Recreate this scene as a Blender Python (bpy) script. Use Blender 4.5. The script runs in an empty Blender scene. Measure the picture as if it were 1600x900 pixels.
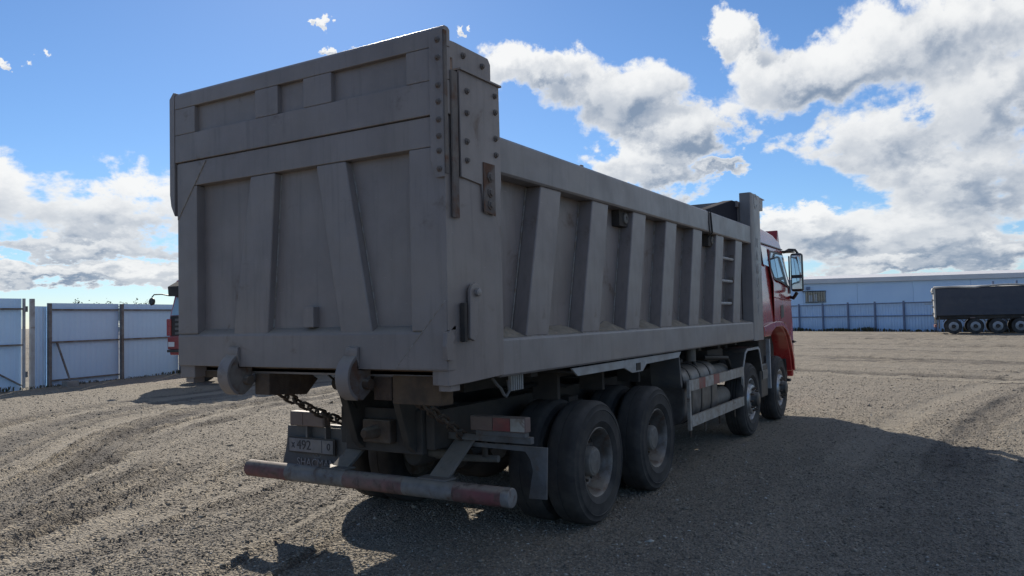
import bpy, bmesh, math, random
import numpy as np
from mathutils import Vector, Matrix
R = math.radians
random.seed(7)
rng = np.random.default_rng(11)
SC = bpy.context.scene
COL = SC.collection

# ------------------------------------------------------------------ camera
SUN_AZ, SUN_EL = R(-43.5), R(30.5)          # azimuth from +Y towards +X
cam_d = bpy.data.cameras.new('camera')
cam = bpy.data.objects.new('camera', cam_d)
COL.objects.link(cam)
yaw, pitch, roll = R(-30.919), R(2.164), R(-1.255)
f_ = Vector((math.sin(yaw) * math.cos(pitch), math.cos(yaw) * math.cos(pitch), math.sin(pitch)))
r_ = Vector((math.cos(yaw), -math.sin(yaw), 0))
u_ = r_.cross(f_)
rr = r_ * math.cos(roll) + u_ * math.sin(roll)
uu = u_ * math.cos(roll) - r_ * math.sin(roll)
mw = Matrix((rr, uu, -f_)).transposed().to_4x4()
mw.translation = Vector((4.004, -3.800, 1.744))
cam.matrix_world = mw
cam_d.sensor_width = 36.0
cam_d.lens = 36.0 * 1211.7 / 1600.0
cam_d.clip_start = 0.05
cam_d.clip_end = 5000
SC.camera = cam

# ------------------------------------------------------------------ sky and sun
SC.view_settings.view_transform = 'Standard'
SC.view_settings.look = 'None'
SC.view_settings.gamma = 1.0
SC.view_settings.exposure = 0.12
SC.view_settings.use_curve_mapping = False
SC.render.engine = 'CYCLES'
SC.cycles.use_denoising = True
SC.cycles.max_bounces = 6
SC.cycles.sample_clamp_indirect = 6.0

world = bpy.data.worlds.new('World')
SC.world = world
world.use_nodes = True


class NT:
    """small helper round a node tree"""
    def __init__(s, tree):
        s.t = tree; s.t.nodes.clear()
    def n(s, kind, **kw):
        nd = s.t.nodes.new(kind)
        for k, v in kw.items():
            setattr(nd, k, v)
        return nd
    def put(s, sock, v):
        if isinstance(v, bpy.types.NodeSocket):
            s.t.links.new(v, sock)
        elif v is not None:
            if isinstance(v, (tuple, list)) and len(v) == 3 and sock.type == 'RGBA':
                v = (*v, 1.0)
            sock.default_value = v
    def m(s, op, a, b=None, c=None, clamp=False):
        nd = s.n('ShaderNodeMath', operation=op, use_clamp=clamp)
        s.put(nd.inputs[0], a)
        if b is not None: s.put(nd.inputs[1], b)
        if c is not None: s.put(nd.inputs[2], c)
        return nd.outputs[0]
    def xyz(s, x, y, z):
        nd = s.n('ShaderNodeCombineXYZ')
        for i, v in enumerate((x, y, z)): s.put(nd.inputs[i], v)
        return nd.outputs[0]
    def sep(s, v):
        nd = s.n('ShaderNodeSeparateXYZ'); s.put(nd.inputs[0], v); return nd.outputs
    def noise(s, vec, scale, detail=4, rough=.55, dist=0.0):
        nd = s.n('ShaderNodeTexNoise')
        s.put(nd.inputs['Vector'], vec); nd.inputs['Scale'].default_value = scale
        nd.inputs['Detail'].default_value = detail; nd.inputs['Roughness'].default_value = rough
        nd.inputs['Distortion'].default_value = dist
        return nd.outputs[0]
    def ramp(s, fac, a, b, lo=0.0, hi=1.0, smooth=True):
        nd = s.n('ShaderNodeMapRange', interpolation_type='SMOOTHSTEP' if smooth else 'LINEAR')
        for i, v in zip((0, 1, 2, 3, 4), (fac, a, b, lo, hi)): s.put(nd.inputs[i], v)
        return nd.outputs[0]
    def mix(s, fac, a, b, mode='MIX'):
        nd = s.n('ShaderNodeMix', data_type='RGBA', blend_type=mode)
        s.put(nd.inputs[0], fac); s.put(nd.inputs[6], a); s.put(nd.inputs[7], b)
        return nd.outputs[2]


# cloud heaps: azimuth from the view's middle, elevation, half width, half height (degrees)
HEAPS = [(2.8, 18.0, 4.5, 1.5), (7.9, 16.2, 6.1, 2.6), (12.7, 13.0, 3.9, 2.4), (16.2, 18.7, 2.1, 1.7), (10.1, 10.6, 4.4, 1.7),
         (15.5, 10.4, 2.0, 0.8), (22.5, 15.7, 6.1, 2.6), (29.6, 17.2, 6.2, 2.9), (31.9, 13.1, 5.2, 4.2), (25.2, 11.4, 5.1, 2.9),
         (29.6, 8.0, 6.8, 3.0), (26.5, 5.0, 7.6, 2.1), (20.9, 6.0, 3.3, 1.4), (32.2, 3.6, 3.1, 1.6), (27.2, 3.0, 7.5, 0.9),
         (-34.8, 8.0, 7.5, 2.9), (-26.0, 7.5, 6.5, 2.5), (-30.0, 5.2, 9.2, 0.9), (-30.7, 3.4, 10.1, 0.8), (-33.2, 16.5, 1.0, 0.4),
         (-13.1, 20.7, 0.55, 0.26), (-13.0, 19.2, 0.7, 0.34), (-3.2, 20.4, 0.4, 0.5), (40, 11, 6, 6), (-43, 9, 7, 4),
         (46, 20, 7, 4), (30, 26, 8, 3),
         (55, 14, 12, 7), (68, 22, 13, 8), (58, 36, 14, 8), (84, 13, 12, 7), (98, 24, 10, 7)]  # unseen clouds out to the right, added to brighten the body's side


def cloud_group():
    g = bpy.data.node_groups.new('cloud_density', 'ShaderNodeTree')
    g.interface.new_socket('az', in_out='INPUT', socket_type='NodeSocketFloat')
    g.interface.new_socket('el', in_out='INPUT', socket_type='NodeSocketFloat')
    g.interface.new_socket('density', in_out='OUTPUT', socket_type='NodeSocketFloat')
    g.interface.new_socket('soft', in_out='OUTPUT', socket_type='NodeSocketFloat')
    g.interface.new_socket('belly', in_out='OUTPUT', socket_type='NodeSocketFloat')
    t = NT(g)
    gi = t.n('NodeGroupInput'); go = t.n('NodeGroupOutput')
    az, el = gi.outputs[0], gi.outputs[1]
    warp = t.m('MULTIPLY', t.m('LOGARITHM', t.m('MAXIMUM', t.m('ADD', el, .16), .02), math.e), .5)
    vec = t.xyz(t.m('SINE', az), t.m('COSINE', az), warp)
    fbm = t.noise(vec, 9.0, 8, .55, .25)
    big = t.noise(vec, 3.1, 2, .5)
    w1 = t.n('ShaderNodeTexNoise'); t.put(w1.inputs['Vector'], vec); w1.inputs['Scale'].default_value = 26; w1.inputs['Detail'].default_value = 7; w1.inputs['Roughness'].default_value = .62
    wr, wg, wb = t.sep(w1.outputs['Color'])[:3]
    az = t.m('ADD', az, t.m('MULTIPLY', t.m('SUBTRACT', wr, .5), R(8.5)))
    el = t.m('ADD', el, t.m('MULTIPLY', t.m('SUBTRACT', wg, .5), R(4.2)))
    mask = None; num = None; den = None
    for a, e, w, h in HEAPS:
        dx = t.m('DIVIDE', t.m('SUBTRACT', az, R(a)), R(w) * 1.12)
        dy = t.m('DIVIDE', t.m('SUBTRACT', el, R(e)), R(h) * 1.12)
        d = t.m('SQRT', t.m('ADD', t.m('MULTIPLY', dx, dx), t.m('MULTIPLY', dy, dy)))
        m = t.m('SUBTRACT', 1.0, d)
        mask = m if mask is None else t.m('SMOOTH_MAX', mask, m, .18)
        wt = t.m('EXPONENT', t.m('MULTIPLY', t.m('MAXIMUM', m, -1.5), 4.0)); wy = t.m('MULTIPLY', wt, t.m('MAXIMUM', t.m('MINIMUM', dy, 1.0), -1.0))
        num = wy if num is None else t.m('ADD', num, wy); den = wt if den is None else t.m('ADD', den, wt)
    mask = t.m('MAXIMUM', mask, -1.2)
    # the same broken cumulus goes on all round, outside the view
    away = t.ramp(t.m('ABSOLUTE', az), R(40), R(55))
    gen = t.m('MULTIPLY', t.m('SUBTRACT', big, .58), 5.0)
    gen = t.m('SUBTRACT', gen, t.m('MULTIPLY', t.m('SUBTRACT', 1.0, away), 3.0))
    mask = t.m('MAXIMUM', mask, t.m('MINIMUM', gen, .8))
    dens = t.m('ADD', t.m('MULTIPLY', mask, .88), t.m('MULTIPLY', t.m('SUBTRACT', fbm, .50), 2.5))
    t.put(go.inputs[0], dens)
    t.put(go.inputs[2], t.m('DIVIDE', num, den))
    low = t.noise(vec, 9.0, 3.2, .52, .25)
    t.put(go.inputs[1], t.m('ADD', t.m('MULTIPLY', mask, .95), t.m('MULTIPLY', t.m('SUBTRACT', low, .50), 2.2)))
    return g


w = NT(world.node_tree)
tc = w.n('ShaderNodeTexCoord')
dx, dy, dz = w.sep(tc.outputs['Generated'])[:3]
# rotate so that azimuth 0 is the middle of the view (seam behind it)
cy_, sy_ = math.cos(yaw), math.sin(yaw)
ax = w.m('SUBTRACT', w.m('MULTIPLY', dx, cy_), w.m('MULTIPLY', dy, sy_))
ay = w.m('ADD', w.m('MULTIPLY', dx, sy_), w.m('MULTIPLY', dy, cy_))
az = w.m('ARCTAN2', ax, ay)
el = w.m('ARCSINE', dz)
cg = cloud_group()
g1 = w.n('ShaderNodeGroup'); g1.node_tree = cg
w.put(g1.inputs[0], az); w.put(g1.inputs[1], el)
sdx = w.m('SUBTRACT', SUN_AZ - yaw, az); sdy = w.m('SUBTRACT', SUN_EL, el)
sl = w.m('MAXIMUM', w.m('SQRT', w.m('ADD', w.m('MULTIPLY', sdx, sdx), w.m('MULTIPLY', sdy, sdy))), .05)
g2 = w.n('ShaderNodeGroup'); g2.node_tree = cg
w.put(g2.inputs[0], w.m('ADD', az, w.m('MULTIPLY', w.m('DIVIDE', sdx, sl), .042)))
w.put(g2.inputs[1], w.m('ADD', el, w.m('MULTIPLY', w.m('DIVIDE', sdy, sl), .042)))
d1, d2 = g1.outputs[0], g2.outputs[0]
alpha = w.ramp(d1, -.02, .30)
# thin rims glow, thick bellies turned from the sun are grey
thick = w.ramp(w.m('ADD', w.m('MULTIPLY', g1.outputs[1], .85), w.m('MULTIPLY', d1, .15)), -.05, .60)
away_sun = w.ramp(w.m('SUBTRACT', g2.outputs[1], g1.outputs[1]), -.30, .30)
fine_ = w.m('MULTIPLY', w.m('SUBTRACT', d2, d1), .13)
base_ = w.ramp(g1.outputs[2], .50, -.45)
shade = w.m('MULTIPLY', thick, w.m('ADD', fine_, w.m('ADD', w.m('ADD', .06, w.m('MULTIPLY', base_, .52)), w.m('MULTIPLY', away_sun, .42))), clamp=True)
ccol = w.mix(shade, (0.92, 0.925, 0.92), (0.23, 0.30, 0.41))
sky = w.n('ShaderNodeTexSky', sky_type='NISHITA')
sky.sun_disc = False
sky.sun_elevation = SUN_EL
sky.sun_rotation = SUN_AZ
sky.altitude = 100
sky.air_density = 1.0
sky.dust_density = 0.09
sky.ozone_density = 8.0
bg1 = w.n('ShaderNodeBackground'); w.put(bg1.inputs[0], sky.outputs[0]); bg1.inputs[1].default_value = 0.10
bg2 = w.n('ShaderNodeBackground'); w.put(bg2.inputs[0], ccol); bg2.inputs[1].default_value = 0.95
# low haze band: the clouds melt into a pale horizon
hz = w.ramp(el, R(-2), R(9), .55, 0.0)
fac = w.m('MAXIMUM', w.m('MULTIPLY', alpha, w.ramp(el, R(-1), R(2.5), .5, .97)), 0.0)
mx = w.n('ShaderNodeMixShader'); w.put(mx.inputs[0], fac)
w.t.links.new(bg1.outputs[0], mx.inputs[1]); w.t.links.new(bg2.outputs[0], mx.inputs[2])
wo = w.n('ShaderNodeOutputWorld'); w.t.links.new(mx.outputs[0], wo.inputs[0])

sun_d = bpy.data.lights.new('sun', 'SUN')
sun_d.energy = 5.0
sun_d.angle = R(0.53)
sun_d.color = (1.0, 0.92, 0.80)
sun = bpy.data.objects.new('sun', sun_d)
COL.objects.link(sun)
sdir = Vector((math.sin(SUN_AZ) * math.cos(SUN_EL), math.cos(SUN_AZ) * math.cos(SUN_EL), math.sin(SUN_EL)))
sun.rotation_euler = sdir.to_track_quat('Z', 'Y').to_euler()
sun.location = (-10, 10, 20)

# ------------------------------------------------------------------ materials
MATS = {}


def material(name, base, rough=.6, metal=0.0, var=None, var_scale=3.0, dust=None, dust_up=0.0, dust_noise=0.0,
             rust=None, rust_amt=0.0, rust_scale=2.2, streak=0.0, bump=0.0, bump_scale=60.0, spec=.5, coat=0.0, trans=0.0, ior=1.45, dent=0.0, objrand=0.0, scratch=0.0):
    m = bpy.data.materials.new(name); m.use_nodes = True
    t = NT(m.node_tree)
    out = t.n('ShaderNodeOutputMaterial'); b = t.n('ShaderNodeBsdfPrincipled')
    t.t.links.new(b.outputs[0], out.inputs[0])
    tc = t.n('ShaderNodeTexCoord'); ob = tc.outputs['Object']
    col = (*base, 1.0)
    rgh = rough
    if var is not None:
        nz = t.noise(ob, var_scale, 6, .62)
        col = t.mix(t.ramp(nz, .32, .70), col, (*var, 1.0))
        rgh = t.ramp(nz, .3, .7, rough * .9, min(1, rough * 1.12))
    if streak:
        mp = t.n('ShaderNodeMapping'); t.put(mp.inputs[0], ob); mp.inputs['Scale'].default_value = (7, 7, .55)
        st = t.noise(mp.outputs[0], 2.4, 5, .65)
        col = t.mix(t.m('MULTIPLY', t.ramp(st, .48, .74), streak), col, tuple(c * .55 for c in base))
    if dust is not None:
        if dust_noise:
            nz2 = t.noise(ob, 1.3, 7, .66, .4)
            col = t.mix(t.m('MULTIPLY', t.ramp(nz2, .40, .68), dust_noise), col, dust)
        if dust_up:
            ge = t.n('ShaderNodeNewGeometry'); nz_ = t.sep(ge.outputs['Normal'])[2]
            n3 = t.noise(ob, 14, 4, .6)
            f = t.m('MULTIPLY', t.ramp(nz_, .35, .85), t.ramp(n3, .25, .6, .55, 1.0))
            col = t.mix(t.m('MULTIPLY', f, dust_up), col, dust)
    if rust is not None:
        nz4 = t.noise(ob, rust_scale, 8, .68, .6)
        col = t.mix(t.m('MULTIPLY', t.ramp(nz4, .60 - .16 * rust_amt, .74 - .10 * rust_amt), .85), col, rust)
    if scratch:
        mp2 = t.n('ShaderNodeMapping'); t.put(mp2.inputs[0], ob); mp2.inputs['Scale'].default_value = (5, 1.6, 26); mp2.inputs['Rotation'].default_value = (.5, .3, .2)
        sc_ = t.noise(mp2.outputs[0], 3.2, 6, .7)
        col = t.mix(t.m('MULTIPLY', t.ramp(sc_, .66, .70), scratch), col, tuple(min(1, c * 1.6) for c in base))
        mp3 = t.n('ShaderNodeMapping'); t.put(mp3.inputs[0], ob); mp3.inputs['Scale'].default_value = (9, 9, .35)
        run = t.noise(mp3.outputs[0], 3.0, 6, .7)
        col = t.mix(t.m('MULTIPLY', t.ramp(run, .66, .76), .55), col, (.12, .078, .055))
    if objrand:
        oi = t.n('ShaderNodeObjectInfo')
        col = t.mix(1.0, col, t.mix(oi.outputs['Random'], (1 - objrand,) * 3, (1.0, 1.0, 1.0)), 'MULTIPLY')
    t.put(b.inputs['Base Color'], col); t.put(b.inputs['Roughness'], rgh)
    b.inputs['Metallic'].default_value = metal
    b.inputs['Specular IOR Level'].default_value = spec
    b.inputs['Coat Weight'].default_value = coat
    b.inputs['Coat Roughness'].default_value = .08
    b.inputs['Transmission Weight'].default_value = trans
    b.inputs['IOR'].default_value = ior
    if bump:
        bp = t.n('ShaderNodeBump'); bp.inputs['Strength'].default_value = bump; bp.inputs['Distance'].default_value = .01
        t.put(bp.inputs['Height'], t.noise(ob, bump_scale, 5, .6)); 
        if dent:
            bd = t.n('ShaderNodeBump'); bd.inputs['Strength'].default_value = dent; bd.inputs['Distance'].default_value = .05
            t.put(bd.inputs['Height'], t.noise(ob, 1.7, 2.5, .5)); t.put(bp.inputs['Normal'], bd.outputs[0])
        t.put(b.inputs['Normal'], bp.outputs[0])
    MATS[name] = m
    return m


DUST = (.30, .26, .21)
material('body_paint', (.250, .218, .210), .43, var=(.195, .170, .164), var_scale=1.6, dust=DUST, dust_up=.80, dust_noise=.16,
         rust=(.11, .070, .050), rust_amt=.14, streak=.45, bump=.12, bump_scale=9, spec=.5, dent=.45, scratch=.5)
material('rail_paint', (.240, .222, .222), .40, var=(.19, .176, .176), var_scale=2.2, dust=DUST, dust_up=.85, dust_noise=.14,
         streak=.35, bump=.08, bump_scale=7, spec=.5, dent=.45, scratch=.5)
material('weld', (.30, .29, .28), .6, var=(.20, .16, .13), var_scale=20, dust=DUST, dust_noise=.4, bump=.5, bump_scale=160)
material('dark_rubber_sheet', (.020, .021, .030), .9, var=(.03, .03, .04), var_scale=4, dust=(.06, .06, .065), dust_noise=.25, spec=.1, bump=.3, bump_scale=12)
material('rusty_paint', (.17, .15, .14), .75, var=(.12, .105, .10), var_scale=5, dust=DUST, dust_up=.7, dust_noise=.4,
         rust=(.12, .058, .034), rust_amt=.9, rust_scale=5, bump=.3, bump_scale=50, spec=.25)
material('rust_iron', (.095, .064, .047), .85, var=(.07, .05, .042), var_scale=14, dust=DUST, dust_up=.7, dust_noise=.35, bump=.5, bump_scale=90, spec=.2)
material('brown_beam', (.13, .088, .058), .85, var=(.075, .056, .044), var_scale=7, dust=DUST, dust_noise=.35, dust_up=.5, bump=.3, bump_scale=70, spec=.2)
material('chassis', (.042, .040, .040), .8, var=(.066, .058, .052), var_scale=5, dust=(.20, .17, .14), dust_up=.5, dust_noise=.22, bump=.3, bump_scale=40, spec=.25)
material('bracket_grey', (.145, .148, .158), .65, var=(.10, .097, .095), var_scale=8, dust=DUST, dust_up=.7, dust_noise=.3, rust=(.12, .07, .045), rust_amt=.3, rust_scale=6, spec=.3)
material('fender_grey', (.36, .38, .40), .55, var=(.27, .27, .27), var_scale=7, dust=DUST, dust_up=.6, dust_noise=.25, spec=.35)
material('rubber', (.030, .030, .032), .82, var=(.055, .052, .050), var_scale=6, dust=(.17, .155, .14), dust_noise=.34, dust_up=.35, bump=.15, bump_scale=120, spec=.25)
material('rim_steel', (.19, .18, .175), .5, metal=.35, var=(.10, .09, .08), var_scale=11, dust=DUST, dust_noise=.4, dust_up=.5, rust=(.13, .075, .05), rust_amt=.75, rust_scale=9, bump=.2, bump_scale=60)
material('rim_silver', (.50, .52, .55), .38, metal=.7, var=(.33, .33, .33), var_scale=10, dust=DUST, dust_noise=.3, dust_up=.3)
material('hub_paint', (.15, .146, .142), .7, var=(.10, .095, .09), var_scale=12, dust=DUST, dust_noise=.4, dust_up=.4)
material('tank_alloy', (.15, .15, .158), .5, metal=.35, var=(.085, .082, .08), var_scale=5, dust=DUST, dust_up=.5, dust_noise=.3)
material('cab_red', (.42, .028, .030), .28, var=(.36, .024, .026), var_scale=2, dust=(.30, .16, .14), dust_up=.15, dust_noise=.14, coat=.8, spec=.5)
material('dark_red', (.30, .030, .032), .4, dust=DUST, dust_noise=.15, coat=.4)
material('black_plastic', (.022, .022, .024), .48, var=(.04, .04, .04), var_scale=6, dust=DUST, dust_up=.4, dust_noise=.1)
material('cable', (.018, .018, .018), .6)
material('glass_dark', (.06, .075, .085), .06, spec=.9, coat=1.0)
material('glass_pale', (.34, .44, .47), .05, spec=.9, coat=1.0)
material('mirror_glass', (.75, .78, .80), .04, metal=1.0)
material('lamp_red', (.25, .045, .050), .5, var=(.17, .055, .058), var_scale=14, dust=DUST, dust_noise=.45, dust_up=.6)
material('lamp_amber', (.165, .115, .105), .65, dust=DUST, dust_noise=.5, dust_up=.6)
material('lamp_dull', (.15, .105, .10), .7, dust=DUST, dust_noise=.5, dust_up=.6)
material('lamp_clear', (.75, .76, .76), .2, coat=.6)
material('stripe_white', (.40, .385, .36), .7, var=(.27, .235, .20), var_scale=9, dust=DUST, dust_noise=.5, dust_up=.6, rust=(.14, .08, .05), rust_amt=.3, rust_scale=8)
material('stripe_red', (.30, .080, .068), .75, var=(.20, .10, .085), var_scale=11, dust=DUST, dust_noise=.45, dust_up=.6)
material('tube_grey', (.20, .20, .205), .65, var=(.13, .125, .125), var_scale=9, dust=DUST, dust_noise=.35, dust_up=.85, rust=(.10, .065, .05), rust_amt=.5, rust_scale=8)
material('tube_red', (.19, .062, .066), .75, var=(.12, .065, .065), var_scale=10, dust=DUST, dust_noise=.35, dust_up=.85, rust=(.08, .055, .045), rust_amt=.6, rust_scale=9)
material('plate_white', (.215, .215, .235), .65, var=(.14, .137, .142), var_scale=9, dust=DUST, dust_noise=.5)
material('letter_dark', (.05, .05, .055), .7)
material('letter_pale', (.26, .27, .285), .7, dust=(.12, .12, .125), dust_noise=.9)
material('pane_pale', (.58, .60, .62), .6)
material('letter_worn', (.36, .365, .37), .7, dust=(.22, .22, .225), dust_noise=.9)
material('flap_rubber', (.075, .078, .085), .7, var=(.10, .098, .095), var_scale=6, dust=DUST, dust_noise=.35, dust_up=.5)
material('sheet_blue', (.58, .79, 1.0), .36, var=(.53, .74, .97), var_scale=.8, dust=(.44, .52, .62), dust_noise=.10, spec=.5, objrand=.10, dent=.35, bump=.05, bump_scale=8)
material('sheet_white', (.72, .75, .80), .4, var=(.64, .67, .73), var_scale=.7, dust=(.42, .40, .36), dust_noise=.12, spec=.5)
material('sheet_far', (.46, .66, .92), .45, var=(.42, .61, .87), var_scale=.3, dust=(.36, .42, .48), dust_noise=.2, objrand=.14)
material('wall_far', (.66, .82, 1.0), .6, var=(.56, .72, .93), var_scale=.15, objrand=.05)
material('fascia', (.66, .66, .67), .6, var=(.58, .58, .59), var_scale=.3)
material('post_dark', (.21, .205, .20), .7, var=(.12, .10, .09), var_scale=5, rust=(.13, .075, .05), rust_amt=.5, rust_scale=4, bump=.2)
material('post_far', (.17, .22, .33), .75, var=(.13, .17, .26), var_scale=2)
material('post_pale', (.45, .46, .47), .7, var=(.32, .31, .30), var_scale=4, rust=(.16, .10, .07), rust_amt=.3, rust_scale=5, bump=.2)
material('tarp', (.052, .058, .078), .62, var=(.066, .072, .092), var_scale=.9, dust=(.16, .15, .14), dust_noise=.15)
material('tarp_edge', (.50, .48, .44), .7, var=(.40, .38, .35), var_scale=2)
material('trailer_wheel', (.36, .37, .39), .5, metal=.3, var=(.26, .26, .26), var_scale=5)
material('concrete', (.30, .29, .27), .9, var=(.22, .21, .2), var_scale=8, bump=.4)
material('weed', (.060, .072, .034), .8, var=(.11, .095, .055), var_scale=4)
material('leaf', (.055, .070, .035), .8, var=(.085, .085, .045), var_scale=2)
material('bark', (.09, .075, .06), .9, var=(.06, .05, .04), var_scale=6)
material('mound', (.28, .24, .19), .95, var=(.22, .19, .15), var_scale=14, bump=.6, bump_scale=60)


def ground_material(name, stone=False):
    m = bpy.data.materials.new(name); m.use_nodes = True
    t = NT(m.node_tree)
    out = t.n('ShaderNodeOutputMaterial'); b = t.n('ShaderNodeBsdfPrincipled')
    t.t.links.new(b.outputs[0], out.inputs[0])
    ge = t.n('ShaderNodeNewGeometry')
    pos = ge.outputs['Position']
    big = t.noise(pos, .16, 5, .6, .3)
    mid = t.noise(pos, 1.1, 5, .62)
    at = t.n('ShaderNodeAttribute'); at.attribute_name = 'damp'
    damp = at.outputs['Fac']
    if stone:
        rn = ge.outputs['Random Per Island']
        hue = t.noise(pos, 40.0, 1, .5)
        a = t.mix(rn, (.10, .092, .08), (.42, .375, .305))
        col = t.mix(t.m('MULTIPLY', t.ramp(hue, .45, .65), .6), a, (.25, .205, .155))
        col = t.mix(t.ramp(rn, .965, .985), col, (.55, .54, .51))
    else:
        vo = t.n('ShaderNodeTexVoronoi'); t.put(vo.inputs['Vector'], pos); vo.inputs['Scale'].default_value = 55
        vr = t.sep(vo.outputs['Color'])[0]
        fine = t.noise(pos, 120, 3, .6)
        a = t.mix(vr, (.165, .146, .119), (.41, .360, .285))
        col = t.mix(t.m('MULTIPLY', t.ramp(fine, .35, .65), .6), a, (.26, .227, .180))
    col = t.mix(t.m('MULTIPLY', t.ramp(big, .40, .66), .45), col, (.29, .250, .190))
    col = t.mix(t.m('MULTIPLY', t.ramp(mid, .50, .72), .40), col, (.155, .138, .115))
    col = t.mix(t.m('MULTIPLY', t.m('MAXIMUM', damp, 0.0), .95), col, (.085, .076, .068))
    col = t.mix(t.m('MULTIPLY', t.m('MAXIMUM', t.m('MULTIPLY', damp, -1.0), 0.0), .75), col, (.39, .345, .272))
    t.put(b.inputs['Base Color'], col)
    b.inputs['Roughness'].default_value = .9
    b.inputs['Specular IOR Level'].default_value = .22 if stone else .2
    if not stone:
        v2 = t.n('ShaderNodeTexVoronoi'); t.put(v2.inputs['Vector'], pos); v2.inputs['Scale'].default_value = 48
        v3 = t.n('ShaderNodeTexVoronoi'); t.put(v3.inputs['Vector'], pos); v3.inputs['Scale'].default_value = 18
        h = t.m('ADD', t.m('MULTIPLY', v2.outputs['Distance'], -.7), t.m('MULTIPLY', t.noise(pos, 9, 6, .7), 1.2))
        h = t.m('ADD', h, t.m('MULTIPLY', v3.outputs['Distance'], -.5))
        h = t.m('ADD', h, t.m('MULTIPLY', t.noise(pos, 1.7, 4, .6), 2.2))
        bp = t.n('ShaderNodeBump'); bp.inputs['Strength'].default_value = 1.0; bp.inputs['Distance'].default_value = .030
        t.put(bp.inputs['Height'], h); t.put(b.inputs['Normal'], bp.outputs[0])
    MATS[name] = m


ground_material('gravel_ground'); ground_material('gravel_stone', True)

# ------------------------------------------------------------------ mesh helpers


class MB:
    def __init__(s):
        s.v = []; s.f = []
    def add(s, vs, fs):
        o = len(s.v); s.v += [tuple(p) for p in vs]; s.f += [tuple(i + o for i in q) for q in fs]; return s
    def hexa(s, p):      # p: 4 bottom + 4 top
        return s.add(p, [(3, 2, 1, 0), (4, 5, 6, 7), (0, 1, 5, 4), (1, 2, 6, 5), (2, 3, 7, 6), (3, 0, 4, 7)])
    def box(s, x0, x1, y0, y1, z0, z1):
        return s.hexa([(x0, y0, z0), (x1, y0, z0), (x1, y1, z0), (x0, y1, z0), (x0, y0, z1), (x1, y0, z1), (x1, y1, z1), (x0, y1, z1)])
    def prism(s, poly, axis, a, b):
        """poly in the two other axes (x: (y,z), y: (x,z), z: (x,y))"""
        mk = {'x': lambda q, c: (c, q[0], q[1]), 'y': lambda q, c: (q[0], c, q[1]), 'z': lambda q, c: (q[0], q[1], c)}[axis]
        n = len(poly)
        vs = [mk(q, a) for q in poly] + [mk(q, b) for q in poly]
        fs = [tuple(range(n))[::-1], tuple(range(n, 2 * n))] + [(i, (i + 1) % n, n + (i + 1) % n, n + i) for i in range(n)]
        return s.add(vs, fs)
    def tube(s, pts, r, n=8, caps=True, closed=False):
        pts = [Vector(p) for p in pts]; k = len(pts); vs = []; fs = []
        up = None
        for i, p in enumerate(pts):
            if closed: d = pts[(i + 1) % k] - pts[i - 1]
            else: d = pts[min(i + 1, k - 1)] - pts[max(i - 1, 0)]
            d.normalize()
            if up is None or abs(up.dot(d)) > .98: up = Vector((0, 0, 1)) if abs(d.z) < .9 else Vector((1, 0, 0))
            a = d.cross(up).normalized(); b = a.cross(d).normalized(); up = b
            rad = r[i] if isinstance(r, (list, tuple)) else r
            for j in range(n):
                t = 2 * math.pi * j / n
                vs.append(p + a * (rad * math.cos(t)) + b * (rad * math.sin(t)))
        for i in range(k if closed else k - 1):
            i2 = (i + 1) % k
            for j in range(n):
                j2 = (j + 1) % n
                fs.append((i * n + j, i * n + j2, i2 * n + j2, i2 * n + j))
        if caps and not closed:
            fs.append(tuple(range(n))[::-1]); fs.append(tuple((k - 1) * n + j for j in range(n)))
        return s.add(vs, fs)
    def lathe(s, prof, n=32, c=(0, 0, 0), axis='x', close=False, caps=True):
        """prof: (along axis, radius) list"""
        vs = []; fs = []; k = len(prof)
        for a, r in prof:
            for j in range(n):
                t = 2 * math.pi * j / n; p, q = r * math.cos(t), r * math.sin(t)
                vs.append({'x': (c[0] + a, c[1] + p, c[2] + q), 'y': (c[0] + p, c[1] + a, c[2] + q), 'z': (c[0] + p, c[1] + q, c[2] + a)}[axis])
        for i in range(k if close else k - 1):
            i2 = (i + 1) % k
            for j in range(n):
                j2 = (j + 1) % n
                fs.append((i * n + j, i2 * n + j, i2 * n + j2, i * n + j2))
        if caps and not close:
            if prof[0][1] > 1e-4: fs.append(tuple(range(n)))
            if prof[-1][1] > 1e-4: fs.append(tuple((k - 1) * n + j for j in range(n))[::-1])
        return s.add(vs, fs)
    def mirror_x(s):
        s.v = [(-x, y, z) for x, y, z in s.v]; s.f = [q[::-1] for q in s.f]; return s
    def mesh(s, name, mat, smooth=False):
        me = bpy.data.meshes.new(name); me.from_pydata(s.v, [], s.f); me.update()
        bm = bmesh.new(); bm.from_mesh(me)
        bmesh.ops.recalc_face_normals(bm, faces=bm.faces); bm.to_mesh(me); bm.free()
        me.materials.append(MATS[mat] if isinstance(mat, str) else mat)
        if smooth:
            me.polygons.foreach_set('use_smooth', [True] * len(me.polygons))
            me.set_sharp_from_angle(angle=R(38))
        return me
    def build(s, name, mat, parent=None, bevel=0.0, smooth=False, seg=2):
        return link(name, s.mesh(name, mat, smooth or bevel > 0), parent, bevel, seg)


def link(name, me, parent=None, bevel=0.0, seg=2):
    o = bpy.data.objects.new(name, me); COL.objects.link(o); o.parent = parent
    if bevel:
        b = o.modifiers.new('bevel', 'BEVEL'); b.width = bevel; b.segments = seg; b.limit_method = 'ANGLE'; b.angle_limit = R(35)
        b.harden_normals = True
    return o


def empty(name, loc=(0, 0, 0), rz=0.0, parent=None):
    o = bpy.data.objects.new(name, None); COL.objects.link(o); o.location = loc; o.rotation_euler = (0, 0, rz); o.parent = parent
    o.empty_display_size = .3
    return o


def tag(o, label=None, cat=None, group=None, kind=None):
    if label: o['label'] = label
    if cat: o['category'] = cat
    if group: o['group'] = group
    if kind: o['kind'] = kind
    return o


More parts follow.
